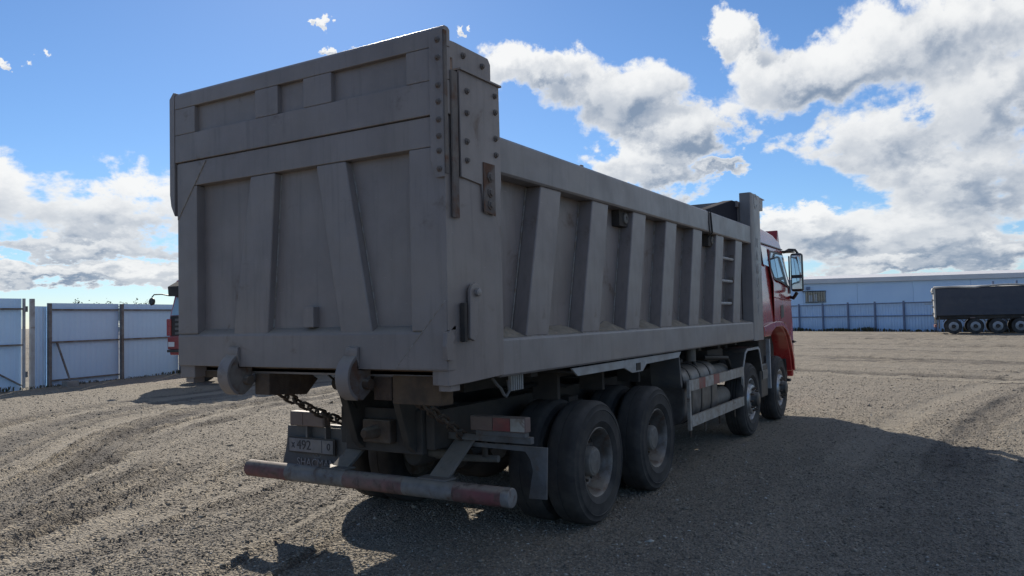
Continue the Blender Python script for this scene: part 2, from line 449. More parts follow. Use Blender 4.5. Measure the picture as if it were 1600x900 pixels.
def text_mesh(body, size, mat, name, extrude=.0015):
    cu = bpy.data.curves.new('txt', 'FONT'); cu.body = body; cu.size = size; cu.extrude = extrude
    cu.align_x = 'CENTER'; cu.align_y = 'CENTER'; cu.resolution_u = 3
    ob = bpy.data.objects.new('txt', cu); COL.objects.link(ob)
    dg = bpy.context.evaluated_depsgraph_get()
    me = bpy.data.meshes.new_from_object(ob.evaluated_get(dg))
    bpy.data.objects.remove(ob); bpy.data.curves.remove(cu)
    me.materials.clear(); me.materials.append(MATS[mat]); me.name = name
    return me


def vnoise(x, y, seed=0):
    """smooth value noise on arrays"""
    xi = np.floor(x).astype(np.int64); yi = np.floor(y).astype(np.int64); fx = x - xi; fy = y - yi
    def h(a, b):
        n = (a * 374761393 + b * 668265263 + seed * 1442695041) & 0x7fffffff
        n = ((n ^ (n >> 13)) * 1274126177) & 0x7fffffff
        return ((n ^ (n >> 16)) & 0xffff) / 65535.0
    fx = fx * fx * (3 - 2 * fx); fy = fy * fy * (3 - 2 * fy)
    return (h(xi, yi) * (1 - fx) + h(xi + 1, yi) * fx) * (1 - fy) + (h(xi, yi + 1) * (1 - fx) + h(xi + 1, yi + 1) * fx) * fy


# ------------------------------------------------------------------ ground: gravel yard with wheel tracks
TRACKS = []          # (points, half width, depth, damp)


def track(pts, wid, dep, damp):
    P = np.array(pts, float)
    # Catmull-Rom densify
    out = []
    for i in range(len(P) - 1):
        p0, p1, p2, p3 = P[max(i - 1, 0)], P[i], P[i + 1], P[min(i + 2, len(P) - 1)]
        for t in np.linspace(0, 1, 14, endpoint=False):
            out.append(.5 * ((2 * p1) + (-p0 + p2) * t + (2 * p0 - 5 * p1 + 4 * p2 - p3) * t * t + (-p0 + 3 * p1 - 3 * p2 + p3) * t ** 3))
    out.append(P[-1]); TRACKS.append((np.array(out), wid, dep, damp))


arc = [(-3.4, -1.5), (-4.6, .4), (-5.67, 1.73), (-8.03, 3.92), (-9.36, 6.12), (-10.08, 8.33), (-10.2, 14)]
arc2 = [(-4.4, -.6), (-5.3, 1.2), (-6.66, 3.45), (-7.87, 5.69), (-8.95, 8.05), (-9.3, 13)]
for off, wd, dp, da in ((0, .32, .022, .95), (-.75, .14, .026, -.6), (-1.25, .10, .03, .6), (-1.9, .30, .020, .75), (-2.5, .2, .02, -.6), (.62, .16, .022, -.7), (-3.2, .14, .03, .7)):
    track([(x + off, y + off * .2) for x, y in arc], wd, dp, da)
for off, wd, dp, da in ((0, .28, .022, .9), (.45, .14, .02, -.7), (.92, .22, .020, .8), (1.7, .14, .025, .6), (2.1, .16, .02, -.7), (-.42, .09, .02, -.6)):
    track([(x + off, y) for x, y in arc2], wd, dp, da)
for off in (0, .38, .95, 1.5, -.5, -.95):
    track([(-2.0 + off, -1.6), (-2.25 + off, -.4), (-2.6 + off, .9), (-2.85 + off * .9, 2.4), (-3.6 + off * .8, 4.6), (-5.4 + off * .7, 8), (-7.2, 13)], random.uniform(.08, .2), random.uniform(.016, .028), random.choice((-.7, .5, .7, .8)))
for i in range(26):
    o1 = random.uniform(-3.4, 2.6); src = random.choice((arc, arc2)); tw = random.uniform(-.05, .05)
    track([(x + o1 + tw * y, y + o1 * .15) for x, y in src], random.uniform(.035, .075), random.uniform(.016, .030), random.choice((-.3, .5, .7)))
for i in range(14):
    o1 = random.uniform(-1.6, 2.2)
    track([(-2.0 + o1, -1.6), (-2.2 + o1, -.2), (-2.55 + o1 * .95, 1.2), (-3.0 + o1 * .85, 2.8), (-3.9 + o1 * .8, 5.0), (-5.6 + o1 * .7, 8.4)], random.uniform(.03, .06), random.uniform(.014, .026), random.choice((-.3, .4, .7)))
for i in range(60):                 # the yard to the right of the truck
    y0 = 16 + 38 * random.random() ** 1.2; x0 = random.uniform(1.5, 5); k = random.uniform(-.5, .5)
    track([(x0 - 9, y0 + 3.5 + k * 4), (x0 - 3, y0 + 2.2 + k), (x0 + 4, y0), (x0 + 11, y0 - 3.5 - k * 3), (x0 + 20, y0 - 6)], random.uniform(.10, .30), min(.05, .010 + .0012 * y0 * random.uniform(.6, 1.3)), random.choice((-.7, -.4, .4, .7, .8)))
for i in range(6):
    x0 = random.uniform(2, 7)
    track([(x0, -5), (x0 + .3, 0), (x0 + .2, 5), (x0 + .8, 12), (x0 + 3.5, 24)], random.uniform(.12, .25), random.uniform(.012, .022), random.choice((-.5, .4, .6)))


def height(x, y):
    z = (vnoise(x * .35, y * .35, 1) - .5) * .05 + (vnoise(x * 1.3, y * 1.3, 2) - .5) * .020 + (vnoise(x * 3.7, y * 3.7, 3) - .5) * .013 + (vnoise(x * 10, y * 10, 4) - .5) * .013
    damp = np.zeros_like(x)
    for P, wd, dp, da in TRACKS:
        x0, x1 = P[:, 0].min() - 1, P[:, 0].max() + 1; y0, y1 = P[:, 1].min() - 1, P[:, 1].max() + 1
        sel = np.where((x > x0) & (x < x1) & (y > y0) & (y < y1))[0]
        if len(sel) == 0: continue
        xs, ys = x[sel], y[sel]; best = np.full(len(sel), 1e9)
        for i in range(len(P) - 1):
            ax, ay = P[i]; bx, by = P[i + 1]; ex, ey = bx - ax, by - ay
            t = np.clip(((xs - ax) * ex + (ys - ay) * ey) / (ex * ex + ey * ey + 1e-9), 0, 1)
            best = np.minimum(best, np.hypot(xs - ax - t * ex, ys - ay - t * ey))
        best = best + (vnoise(xs * 3, ys * 3, 9) - .5) * wd * .8
        q = best / wd
        brk = np.clip((vnoise(xs * .6, ys * .6, 17) - .12) * 2.2, 0, 1)
        z[sel] += .85 * brk * dp * (-np.exp(-q ** 4) + .75 * np.exp(-((q - 1.45) / .35) ** 2))
        nd = brk * da * np.exp(-q ** 4); damp[sel] = np.where(np.abs(nd) > np.abs(damp[sel]), nd, damp[sel])
    # settled flat under the parked vehicles and towards the far edge
    fl = np.clip((np.abs(x) - 1.5) / .8, 0, 1); fl = np.maximum(fl, np.clip((1.2 - y) / .8, 0, 1)); fl = np.maximum(fl, np.clip((y - 10.4) / .8, 0, 1))
    z *= .12 + .88 * fl
    z *= np.clip((70 - np.hypot(x, y)) / 25, 0, 1)
    return z, damp


def spaced(lo, hi, a, b, step, grow, far=1e9):
    c = list(np.arange(a, b, step)); s = step; v = c[-1]
    while v < hi:
        s *= grow if v < far else 1.2; v += s; c.append(min(v, hi))
    s = step; v = a
    while v > lo:
        s *= grow; v -= s; c.insert(0, max(v, lo))
    return np.array(c)


gx = spaced(-1500, 1500, -8.5, 6.0, .04, 1.03)
gy = spaced(-1500, 1500, -2.2, 10.0, .04, 1.010, 72)
GX, GY = np.meshgrid(gx, gy)
fx, fy = GX.ravel(), GY.ravel()
fz, fd = height(fx, fy)
nx, ny = len(gx), len(gy)
me = bpy.data.meshes.new('ground')
idx = np.arange(nx * ny).reshape(ny, nx)
quads = np.stack([idx[:-1, :-1], idx[:-1, 1:], idx[1:, 1:], idx[1:, :-1]], -1).reshape(-1, 4)
me.vertices.add(nx * ny); me.vertices.foreach_set('co', np.stack([fx, fy, fz], 1).astype(np.float32).ravel())
me.loops.add(quads.size); me.loops.foreach_set('vertex_index', quads.astype(np.int32).ravel())
me.polygons.add(len(quads)); me.polygons.foreach_set('loop_start', np.arange(0, quads.size, 4, dtype=np.int32))
me.update(calc_edges=True)
me.polygons.foreach_set('use_smooth', np.ones(len(quads), dtype=bool))
at = me.attributes.new('damp', 'FLOAT', 'POINT'); at.data.foreach_set('value', fd.astype(np.float32))
me.materials.append(MATS['gravel_ground'])
tag(link('ground', me), 'wide grey gravel yard with curved wheel tracks', 'ground', kind='structure')

# loose stones lying on the near part of the yard
NST = 225000
dist = 3.6 + 24.0 * rng.random(NST) ** 1.35
dist = np.where(rng.random(NST) < np.clip((27.0 - dist) / 17.0, 0, 1), dist, 3.6 + 7.0 * rng.random(NST))
ang = yaw + (rng.random(NST) - .5) * R(92)
sx = 4.0 + np.sin(ang) * dist; sy = -3.8 + np.cos(ang) * dist
sz, sd = height(sx, sy)
lanes = np.clip(-sd * 1.3, 0, .85) > rng.random(NST)
size = (.0040 + .0085 * rng.random(NST) ** 2.8) * (1 + np.clip(dist - 8, 0, 20) * .045) * (1 + (rng.random(NST) > .990) * 1.3)
size = np.where(lanes, .0022, size)
octv = np.array([(1, 0, 0), (-1, 0, 0), (0, 1, 0), (0, -1, 0), (0, 0, 1), (0, 0, -1)], float)
octf = np.array([(0, 2, 4), (2, 1, 4), (1, 3, 4), (3, 0, 4), (2, 0, 5), (1, 2, 5), (3, 1, 5), (0, 3, 5)])
V = octv[None] + (rng.random((NST, 6, 3)) - .5) * .75
V *= size[:, None, None] * np.stack([.8 + .7 * rng.random(NST), .8 + .7 * rng.random(NST), .42 + .28 * rng.random(NST)], 1)[:, None]
th = rng.random(NST) * 6.283
ct, st = np.cos(th)[:, None], np.sin(th)[:, None]
VX = V[..., 0] * ct - V[..., 1] * st + sx[:, None]; VY = V[..., 0] * st + V[..., 1] * ct + sy[:, None]
VZ = V[..., 2] + (sz + size * .22)[:, None]
me = bpy.data.meshes.new('gravel')
me.vertices.add(NST * 6); me.vertices.foreach_set('co', np.stack([VX, VY, VZ], -1).astype(np.float32).ravel())
tri = (octf[None] + (np.arange(NST) * 6)[:, None, None]).reshape(-1, 3)
me.loops.add(tri.size); me.loops.foreach_set('vertex_index', tri.astype(np.int32).ravel())
me.polygons.add(len(tri)); me.polygons.foreach_set('loop_start', np.arange(0, tri.size, 3, dtype=np.int32))
me.update(calc_edges=True)
at = me.attributes.new('damp', 'FLOAT', 'POINT'); at.data.foreach_set('value', np.repeat(sd, 6).astype(np.float32))
me.materials.append(MATS['gravel_stone'])
tag(link('gravel', me), 'loose angular gravel stones scattered over the yard', 'gravel', kind='stuff')

# ------------------------------------------------------------------ dump truck
T = empty('dump_truck')
tag(T, 'large dusty dump truck with grey ribbed tipper body and red cab', 'truck')
HW = 1.275
Y1 = 7.42


def mirrored(fn, name, mat, parent, bevel=0.0, smooth=False):
    a = fn().build(name, mat, parent, bevel, smooth)
    b = fn().mirror_x().build(name, mat, parent, bevel, smooth)
    return a, b


# --- tipper body
shell = MB()
shell.box(-1.12, 1.12, .14, 7.48, 1.375, 1.41)
for s in (-1, 1):
    shell.box(min(s * 1.10, s * 1.12), max(s * 1.10, s * 1.12), .14, 7.48, 1.41, 2.96)
shell.box(-1.12, 1.12, 7.42, 7.48, 1.41, 3.335)
shell.box(-1.12, 1.12, 7.30, 7.42, 3.25, 3.335)
body = shell.build('dump_body', 'body_paint', T)
mirrored(lambda: MB().prism([(1.122, 2.722), (1.262, 2.715), (1.275, 2.73), (1.275, 2.955), (1.262, 2.972), (1.10, 2.972), (1.10, 2.962), (1.122, 2.962)], 'y', .60, Y1), 'top_rail', 'rail_paint', body, .004)
mirrored(lambda: MB().prism([(1.122, 1.36), (1.262, 1.345), (1.275, 1.36), (1.275, 1.588), (1.264, 1.603), (1.122, 1.640)], 'y', .60, Y1), 'lower_rail', 'rail_paint', body, .004)
rib_mesh = MB()
rib_mesh.hexa([(1.122, 0, 1.612), (1.250, 0.0, 1.605), (1.250, .338, 1.605), (1.122, .338, 1.612),
               (1.122, .268, 2.722), (1.250, .268, 2.722), (1.250, .600, 2.722), (1.122, .600, 2.722)])
rib_r = rib_mesh.mesh('side_rib', 'body_paint', True)
rib_l = rib_mesh.mirror_x().mesh('side_rib', 'body_paint', True)
for i in range(7):
    for mm in (rib_r, rib_l):
        o = link('side_rib', mm, body, .012); o.location = (0, .983 + i * .907, 0)
weld_r = MB().tube([(1.124, -.002, 1.64), (1.124, .13, 2.18), (1.124, .262, 2.715)], .007, 6).mesh('weld_bead', 'weld', True)
weld_b = MB().tube([(1.252, .0, 1.606), (1.254, .17, 1.604), (1.252, .335, 1.606)], .006, 6).mesh('weld_bead', 'weld', True)
for i in range(7):
    for mm in (weld_r, weld_b):
        o = link('weld_bead', mm, body); o.location = (0, .983 + i * .907, 0)
MB().prism([(5.72, 2.95), (5.95, 3.07), (6.95, 3.285), (7.2, 3.335), (7.415, 3.34), (7.415, 2.95)], 'x', .93, 1.095).build('front_side_board', 'dark_rubber_sheet', body, .02)
# sand caught on the ledges between the ribs
for i in range(7):
    yb = .983 + i * .907
    for k, (yy, ln, ht) in enumerate(((yb - .17, .22, .05), (yb + .42, .16, .03))):
        if k == 1 and i in (2, 5): continue
        b = MB(); n = 12; rows = []
        for a in range(n + 1):
            t = a / n * 2 - 1
            hh = ht * (1 - t * t) * random.uniform(.6, 1.15)
            rows.append([(1.125, yy + t * ln, 1.632), (1.125, yy + t * ln, 1.640 + hh), (1.20, yy + t * ln, 1.622 + hh * .55), (1.255, yy + t * ln, 1.600)])
        vs = [p for r_w in rows for p in r_w]; fs = []
        for a in range(n):
            for q in range(3): fs.append((a * 4 + q, a * 4 + q + 1, a * 4 + q + 5, a * 4 + q + 4))
        b.add(vs, fs).build('sand_mound', 'mound', body, smooth=True)
# rear corner pillars
pil = lambda: MB().prism([(1.125, .10), (1.125, .035), (1.262, .012), (1.288, .20), (1.288, .615), (1.125, .615)], 'z', 1.352, 3.285)
pr_, pl_ = mirrored(pil, 'corner_pillar', 'body_paint', body, .006)
for o in (pr_, pl_):
    for vtx in o.data.vertices:
        if vtx.co.z < 1.5: vtx.co.z = 1.335 + vtx.co.y * .045
mirrored(lambda: MB().prism([(.125, 3.29), (.59, 3.29), (.60, 2.62), (.52, 2.42), (.40, 2.42), (.36, 2.60), (.135, 2.62)], 'x', 1.289, 1.303), 'side_gusset', 'body_paint', body, .003)
mirrored(lambda: MB().prism([(.375, 2.75), (.515, 2.75), (.515, 2.41), (.375, 2.43)], 'x', 1.304, 1.309), 'bolt_plate', 'rusty_paint', body, .002)
mirrored(lambda: MB().prism([(.064, 3.362), (.116, 3.362), (.116, 3.27), (.56, 3.27), (.56, 3.44), (.53, 3.475), (.14, 3.475), (.064, 3.47)], 'x', 1.235, 1.262), 'ear_plate', 'body_paint', body, .006)
mirrored(lambda: MB().box(1.20, 1.318, .122, .605, 3.286, 3.300), 'pillar_cap', 'body_paint', body, .003)
# rusty seam between the tailgate and the pillar
mirrored(lambda: MB().prism([(1.288, .05), (1.297, .055), (1.297, .115), (1.290, .12)], 'z', 2.36, 3.27), 'seam_strip', 'rusty_paint', body)
# bolts on the pillar plate
bolt_x = MB().lathe([(0, .021), (.008, .021), (.010, .014), (.020, .013), (.021, .0)], 6).mesh('bolt', 'rusty_paint', True)
for s in (-1, 1):
    for yy, zz in ((.205, 3.17), (.20, 3.03), (.195, 2.85), (.195, 2.73), (.535, 3.215), (.535, 3.105), (.535, 2.93), (.535, 2.82), (.45, 2.66), (.45, 2.56), (.45, 2.48), (.23, 3.41), (.45, 3.40)):
        o = link('bolt', bolt_x, body); o.location = (s * (1.302 if zz < 3.28 else 1.262), yy, zz); o.rotation_euler = (random.uniform(0, 1), 0, 0 if s > 0 else math.pi)
        if yy == .45 and zz < 2.7: o.location.x = s * 1.308; o.scale = (1, 1.7, 1.7)
# headboard posts at the front
for s in (-1, 1):
    p = MB().prism([(1.13, 7.40), (1.278, 7.40), (1.290, 7.43), (1.290, 7.92), (1.278, 7.95), (1.13, 7.95)], 'z', 1.335, 3.455)
    if s < 0: p.mirror_x()
    hp = p.build('headboard_post', 'rail_paint', body, .004)
    e = MB().prism([(7.95, 3.24), (8.14, 3.26), (8.16, 3.42), (7.95, 3.44)], 'x', 1.14, 1.285)
    if s < 0: e.mirror_x()
    e.build('post_bracket', 'body_paint', body, .004)
    e = MB().box(1.16, 1.28, 7.95, 8.30, 3.44, 3.452)
    if s < 0: e.mirror_x()
    e.build('post_lip', 'body_paint', body)
# cab guard behind the headboard
MB().prism([(7.48, 3.24), (7.48, 3.335), (8.12, 3.40), (8.12, 3.36), (7.55, 3.25)], 'x', -1.12, 1.12).build('cab_guard', 'body_paint', body, .004)
# faded letters painted down the front post
for ch, zz, sz_ in (('С', 3.33, .20), ('Л', 2.74, .13), ('А', 2.55, .13), ('М', 2.36, .13), ('О', 2.17, .13), ('З', 1.98, .13), ('У', 1.79, .13)):
    tm = text_mesh(ch, sz_ * 1.5, 'letter_worn', 'letter')
    o = link('letter', tm, body); o.location = (1.2925, 7.67, zz); o.rotation_euler = (R(90), 0, R(90))
# ladder rungs between the last ribs, eyelets, strap
for zz in (2.45, 2.155, 1.865):
    y0 = 5.93 + (zz - 1.865) * .243
    MB().tube([(1.215, y0, zz), (1.215, y0 + .56, zz)], .019, 8).build('ladder_rung', 'fender_grey', body, smooth=True)
    MB().box(1.18, 1.24, y0 + .545, y0 + .565, zz - .02, zz + .065).build('rung_bracket', 'rusty_paint', body, .003)
for yy in (2.95, 5.72):
    MB().box(1.121, 1.20, yy - .11, yy + .10, 2.57, 2.718).build('bracket_box', 'chassis', body, .004)
    MB().lathe([(0, .050), (.014, .050), (.020, .040), (.020, .022), (.008, .018)], 16, (1.20, yy + .02, 2.645)).build('eyelet', 'hub_paint', body, smooth=True)
MB().tube([(1.15, 5.44, 2.982), (1.281, 5.46, 2.978), (1.284, 5.47, 2.85), (1.284, 5.50, 2.72), (1.23, 5.48, 2.66)], .010, 6).build('tie_strap', 'cable', body, smooth=True)
MB().tube([(1.20, 5.40, 2.978), (1.280, 5.40, 2.976), (1.281, 5.38, 2.83), (1.281, 5.41, 2.70), (1.26, 5.50, 2.695)], .006, 6).build('tie_strap', 'cable', body, smooth=True)
MB().lathe([(0, .025), (.03, .022), (.04, 0)], 10, (1.20, 2.05, 2.972), 'z').build('rail_knob', 'rusty_paint', body, smooth=True)
# rear cross beams and longitudinals below the floor
MB().box(-1.24, 1.24, .14, .30, 1.385, 1.425).build('floor_beam', 'brown_beam', body, .004)
MB().box(.73, 1.12, .13, .26, 1.20, 1.384).build('cross_beam', 'brown_beam', body, .004)
MB().box(-1.25, -.78, .13, .26, 1.335, 1.384).build('cross_beam', 'brown_beam', body, .004)
mirrored(lambda: MB().box(1.16, 1.25, .05, .15, 1.30, 1.42), 'pillar_foot', 'body_paint', body, .004)
mirrored(lambda: MB().box(.34, .52, 1.25, 7.40, 1.16, 1.374), 'floor_longitudinal', 'chassis', body, .004)
for i in range(8):
    MB().box(-1.10, 1.10, 1.3 + i * .82, 1.40 + i * .82, 1.29, 1.374).build('floor_crossbar', 'chassis', body)
# over-centre latch on the pillar
def latch(s):
    b = MB()
    pts = []
    for k in range(9):
        t = R(-10 + k * 25); pts.append((.235 + .062 * math.cos(t), 1.90 + .062 * math.sin(t)))
    pts += [(.165, 1.62), (.215, 1.60), (.255, 1.66)]
    b.prism(pts, 'x', 1.300, 1.325)
    b.prism([(.19, 1.92), (.26, 1.92), (.26, 1.85), (.19, 1.85)], 'x', 1.287, 1.301)
    if s < 0: b.mirror_x()
    o = b.build('latch_lever', 'body_paint', body, .006)
    for nm, q, mt in (('latch_pin', MB().lathe([(0, .026), (.022, .026), (.026, .020), (.026, 0)], 14, (1.325, .240, 1.905)), 'rail_paint'),
                      ('latch_stop', MB().box(1.287, 1.318, .115, .145, 1.60, 1.84), 'chassis')):
        if s < 0: q.mirror_x()
        q.build(nm, mt, body, .002)
    q = MB().prism([(-.05, 1.66), (.00, 1.67), (.03, 1.63), (.005, 1.60), (.03, 1.575), (.0, 1.55), (.035, 1.525), (.01, 1.49), (-.05, 1.50), (-.062, 1.58)], 'x', 1.275, 1.305)
    if s < 0: q.mirror_x()
    q.build('toothed_hinge', 'body_paint', body)
latch(1)

# --- tailgate
tg = MB().box(-1.06, 1.01, .075, .11, 1.66, 2.83).build('tailgate', 'body_paint', T)
MB().prism([(0, 1.43), (.128, 1.43), (.128, 1.71), (.074, 1.705), (.010, 1.668), (0, 1.655)], 'x', -1.272, 1.272).build('bottom_beam', 'body_paint', tg, .005)
MB().box(-1.272, 1.172, .002, .128, 2.80, 2.988).build('top_beam', 'body_paint', tg, .006)
MB().box(-1.272, -1.045, .001, .127, 1.671, 2.798).build('stile', 'body_paint', tg, .006)
MB().box(.998, 1.272, .001, .127, 1.671, 2.798).build('stile', 'body_paint', tg, .006)
MB().box(1.176, 1.272, .002, .127, 2.801, 2.988).build('stile', 'body_paint', tg, .004)
for (a0, a1, b0, b1) in ((-.66, -.30, -.455, -.205), (.395, .67, .195, .46)):
    MB().hexa([(a0, .012, 1.655), (a1, .012, 1.655), (a1, .075, 1.70), (a0, .075, 1.70), (b0, .006, 2.80), (b1, .006, 2.80), (b1, .075, 2.80), (b0, .075, 2.80)]).build('tailgate_rib', 'body_paint', tg, .012)
for (x0, x1) in ((-.66, -.455), (-.30, -.205), (.395, .195), (.67, .46)):
    MB().tube([(x0, .072, 1.70), ((x0 + x1) / 2 + .002, .073, 2.25), (x1, .073, 2.795)], .006, 6).build('weld_bead', 'weld', tg, smooth=True)
MB().tube([(-1.26, -.0005, 2.56), (-1.1, -.001, 2.765), (-.935, -.0005, 2.975)], .005, 6).build('weld_bead', 'weld', tg, smooth=True)
MB().tube([(1.262, -.002, 1.855), (1.07, -.003, 1.65), (.875, -.002, 1.445)], .005, 6).build('weld_bead', 'weld', tg, smooth=True)
MB().box(.045, .140, .02, .076, 1.705, 1.845).build('step_block', 'body_paint', tg, .004)
MB().prism([(-1.268, 2.55), (-1.268, 2.978), (-.93, 2.978)], 'y', -.003, .0005).build('corner_gusset', 'body_paint', tg, .001)
MB().prism([(1.268, 1.44), (1.268, 1.86), (.87, 1.44)], 'y', -.005, -.0005).build('corner_gusset', 'body_paint', tg, .001)
# upper board bolted on top, with its recessed fields
up = MB().box(-1.06, 1.01, .028, .06, 3.19, 3.42).build('upper_board', 'body_paint', tg)
MB().box(-1.285, 1.285, -.012, .062, 2.993, 3.205).build('board_rail', 'body_paint', tg, .006)
MB().prism([(-.012, 3.41), (.062, 3.41), (.062, 3.52), (.04, 3.535), (.005, 3.535), (-.012, 3.515)], 'x', -1.285, 1.285).build('board_rail', 'body_paint', tg, .006)
for a, b in ((-1.285, -1.05), (-.38, -.15), (.10, .36), (.995, 1.285)):
    MB().box(a, b, -.0115, .0615, 3.206, 3.409).build('board_stile', 'body_paint', tg, .006)
MB().box(-1.272, 1.18, .02, .05, 2.986, 3.001).build('seam', 'chassis', tg)
# bolted flange strips down both edges
MB().prism([(-1.345, 3.50), (-1.30, 3.545), (-1.287, 3.545), (-1.287, 2.58), (-1.33, 2.66), (-1.345, 2.75)], 'y', -.015, .10).build('side_flange', 'body_paint', tg, .003)
for s in (1,):
    q = MB().prism([(1.185, 3.50), (1.287, 3.50), (1.287, 2.60), (1.225, 2.60), (1.185, 2.72)], 'y', -.025, -.013)
    if s < 0: q.mirror_x()
    q.build('flange_strip', 'body_paint', tg, .003)
    q = MB().box(1.287, 1.296, -.020, .012, 2.62, 3.50)
    if s < 0: q.mirror_x()
    q.build('flange_return', 'rusty_paint', tg, .002)
bolt_y = MB().lathe([(0, .019), (-.007, .019), (-.009, .012), (-.018, .011), (-.018, 0)], 6, axis='y').mesh('bolt', 'rusty_paint', True)
for s in (1,):
    for zz in (3.44, 3.33, 3.16, 3.06, 2.95, 2.85, 2.76, 2.65):
        o = link('bolt', bolt_y, tg); o.location = (s * 1.252, -.025, zz)
# hinge lugs below
for xc in (-.62, .52):
    MB().prism([(-.001, 1.56), (-.03, 1.55)] + [(.05 + .15 * math.cos(R(112 + k * 13)), 1.375 + .15 * math.sin(R(112 + k * 13))) for k in range(13)] + [(.12, 1.28), (.12, 1.425), (-.001, 1.425)], 'x', xc - .03, xc + .04).build('hinge_lug', 'rusty_paint', tg, .01)
    MB().prism([(.05 + .162 * math.cos(R(115 + k * 13)), 1.375 + .162 * math.sin(R(115 + k * 13))) for k in range(11)] + [(.05 + .14 * math.cos(R(245 - k * 13)), 1.375 + .14 * math.sin(R(245 - k * 13))) for k in range(11)], 'x', xc - .065, xc + .045).build('lug_rim', 'body_paint', tg, .004)
    MB().prism([(-.001, 1.575), (-.022, 1.57), (-.03, 1.52), (-.001, 1.44)], 'x', xc - .05, xc + .05).build('lug_pad', 'body_paint', tg, .004)
    MB().lathe([(-.06, .035), (.09, .035), (.09, 0)], 12, (xc, .06, 1.33)).build('hinge_pin', 'rust_iron', tg, smooth=True)
    MB().prism([(.13, 1.374), (.50, 1.374), (.62, 1.30), (.50, 1.19), (.13, 1.22)], 'x', xc + .05, xc + .20).build('hinge_block', 'rust_iron', tg, .006)

# --- chains
link_m = MB()
lp = []
for k in range(16):
    t = 2 * math.pi * k / 16
    lp.append((.026 * math.cos(t), 0, .030 * (1 if math.sin(t) > 0 else -1) + .026 * math.sin(t)))
link_m = MB().tube(lp, .0095, 8, closed=True).mesh('chain_link', 'rust_iron', True)


def chain(pts, n):
    root = empty('chain', pts[0], parent=T)
    P = [Vector(p) for p in pts]
    seg = [(P[i + 1] - P[i]).length for i in range(len(P) - 1)]; L = sum(seg)
    for i in range(n):
        d = L * (i + .5) / n; k = 0
        while k < len(seg) - 1 and d > seg[k]: d -= seg[k]; k += 1
        dirv = (P[k + 1] - P[k]).normalized(); c = P[k] + dirv * d
        o = link('chain_link', link_m, root)
        q = dirv.to_track_quat('Z', 'Y').to_matrix() @ Matrix.Rotation(R(45 if i % 2 else -45) + random.uniform(-.3, .3), 3, 'Z')
        o.rotation_euler = q.to_euler(); o.location = c - P[0]
        s = L / n / .086; o.scale = (1.15, 1.15, max(1.0, s * 1.05))


chain([(-.60, .30, 1.26), (-.575, .48, 1.155), (-.565, .75, 1.02), (-.58, 1.06, .90)], 10)
chain([(.62, .40, 1.24), (.64, .60, 1.12), (.62, .85, 1.00), (.60, 1.12, .84)], 11)
MB().tube([(.02, .25, 1.385), (.0, .45, 1.25), (-.15, .75, 1.08), (-.35, .98, .98), (-.5, 1.1, .95)], .008, 6).build('cable', 'cable', T, smooth=True)
MB().tube([(1.12, .72, 1.33), (1.13, .78, 1.27), (1.12, .83, 1.25), (1.13, .86, 1.20), (1.12, .90, 1.185), (1.13, .93, 1.22), (1.12, .93, 1.30)], .011, 8).build('hook_wire', 'bracket_grey', T, smooth=True)
for k in range(6):
    MB().box(1.09, 1.115, .985 + k * .031, 1.003 + k * .031, 1.215, 1.338).build('grille_slat', 'fender_grey', T, .002)

# --- chassis
fr = MB().box(-.47, -.39, .92, 10.1, .76, 1.05); fr.box(.39, .47, .92, 10.1, .76, 1.05)
for yy in (.95, 1.6, 2.85, 4.3, 5.8, 7.6, 9.4): fr.box(-.39, .39, yy, yy + .1, .78, 1.03)
frame = fr.build('chassis_frame', 'chassis', T, .004)
for s in (-1, 1):
    b = MB().prism([(.62, 1.30), (.80, 1.36), (1.05, 1.30), (1.18, 1.05), (1.18, .76), (.90, .72), (.80, .80)], 'x', s * .27, s * .33) if s > 0 else MB().prism([(.62, 1.30), (.80, 1.36), (1.05, 1.30), (1.18, 1.05), (1.18, .76), (.90, .72), (.80, .80)], 'x', -.25, -.18)
    b.build('tip_bracket', 'chassis', frame, .006)
    MB().tube([(s * .15, .9, 1.26), (s * .38, .9, 1.26)], .05, 12).build('tip_pin', 'rust_iron', frame, smooth=True)
MB().tube([(-.5, .90, 1.24), (.5, .90, 1.24)], .055, 12).build('tip_shaft', 'chassis', frame, smooth=True)
MB().box(-.385, .385, .88, .94, .72, 1.06).build('rear_cross_plate', 'chassis', frame, .01)
MB().box(-.14, .14, .80, .885, .80, .98).build('tow_coupling', 'rust_iron', frame, .015)
MB().lathe([(0, .05), (-.12, .045), (-.14, .03), (-.14, 0)], 14, (0.0, .80, .89), 'y').build('tow_pin', 'rust_iron', frame, smooth=True)
# axles with differentials, springs, brake chambers
for ya in (2.196, 3.585):
    MB().lathe([(-.92, .085), (-.36, .095), (-.22, .20), (-.10, .245), (.10, .245), (.22, .20), (.36, .095), (.92, .085)], 20, (0, ya, .535)).build('rear_axle', 'chassis', frame, smooth=True)
    MB().lathe([(-.34, .14), (-.24, .17), (-.12, .12), (0, .10)], 16, (0, ya, .56), 'y').build('differential_nose', 'chassis', frame, smooth=True)
    for s in (-1, 1):
        MB().lathe([(0, .085), (.10, .085), (.12, .06), (.26, .03), (.26, 0)], 14, (s * .42, ya - .30, .62), 'y').build('brake_chamber', 'hub_paint', frame, smooth=True)
        MB().tube([(s * .42, ya - .1, .66), (s * .30, ya - .55, .62)], .03, 8).build('push_rod', 'chassis', frame, smooth=True)
for ya in (7.388, 9.247):
    MB().box(-.85, .85, ya - .06, ya + .06, .40, .53).build('front_axle', 'chassis', frame, .01)
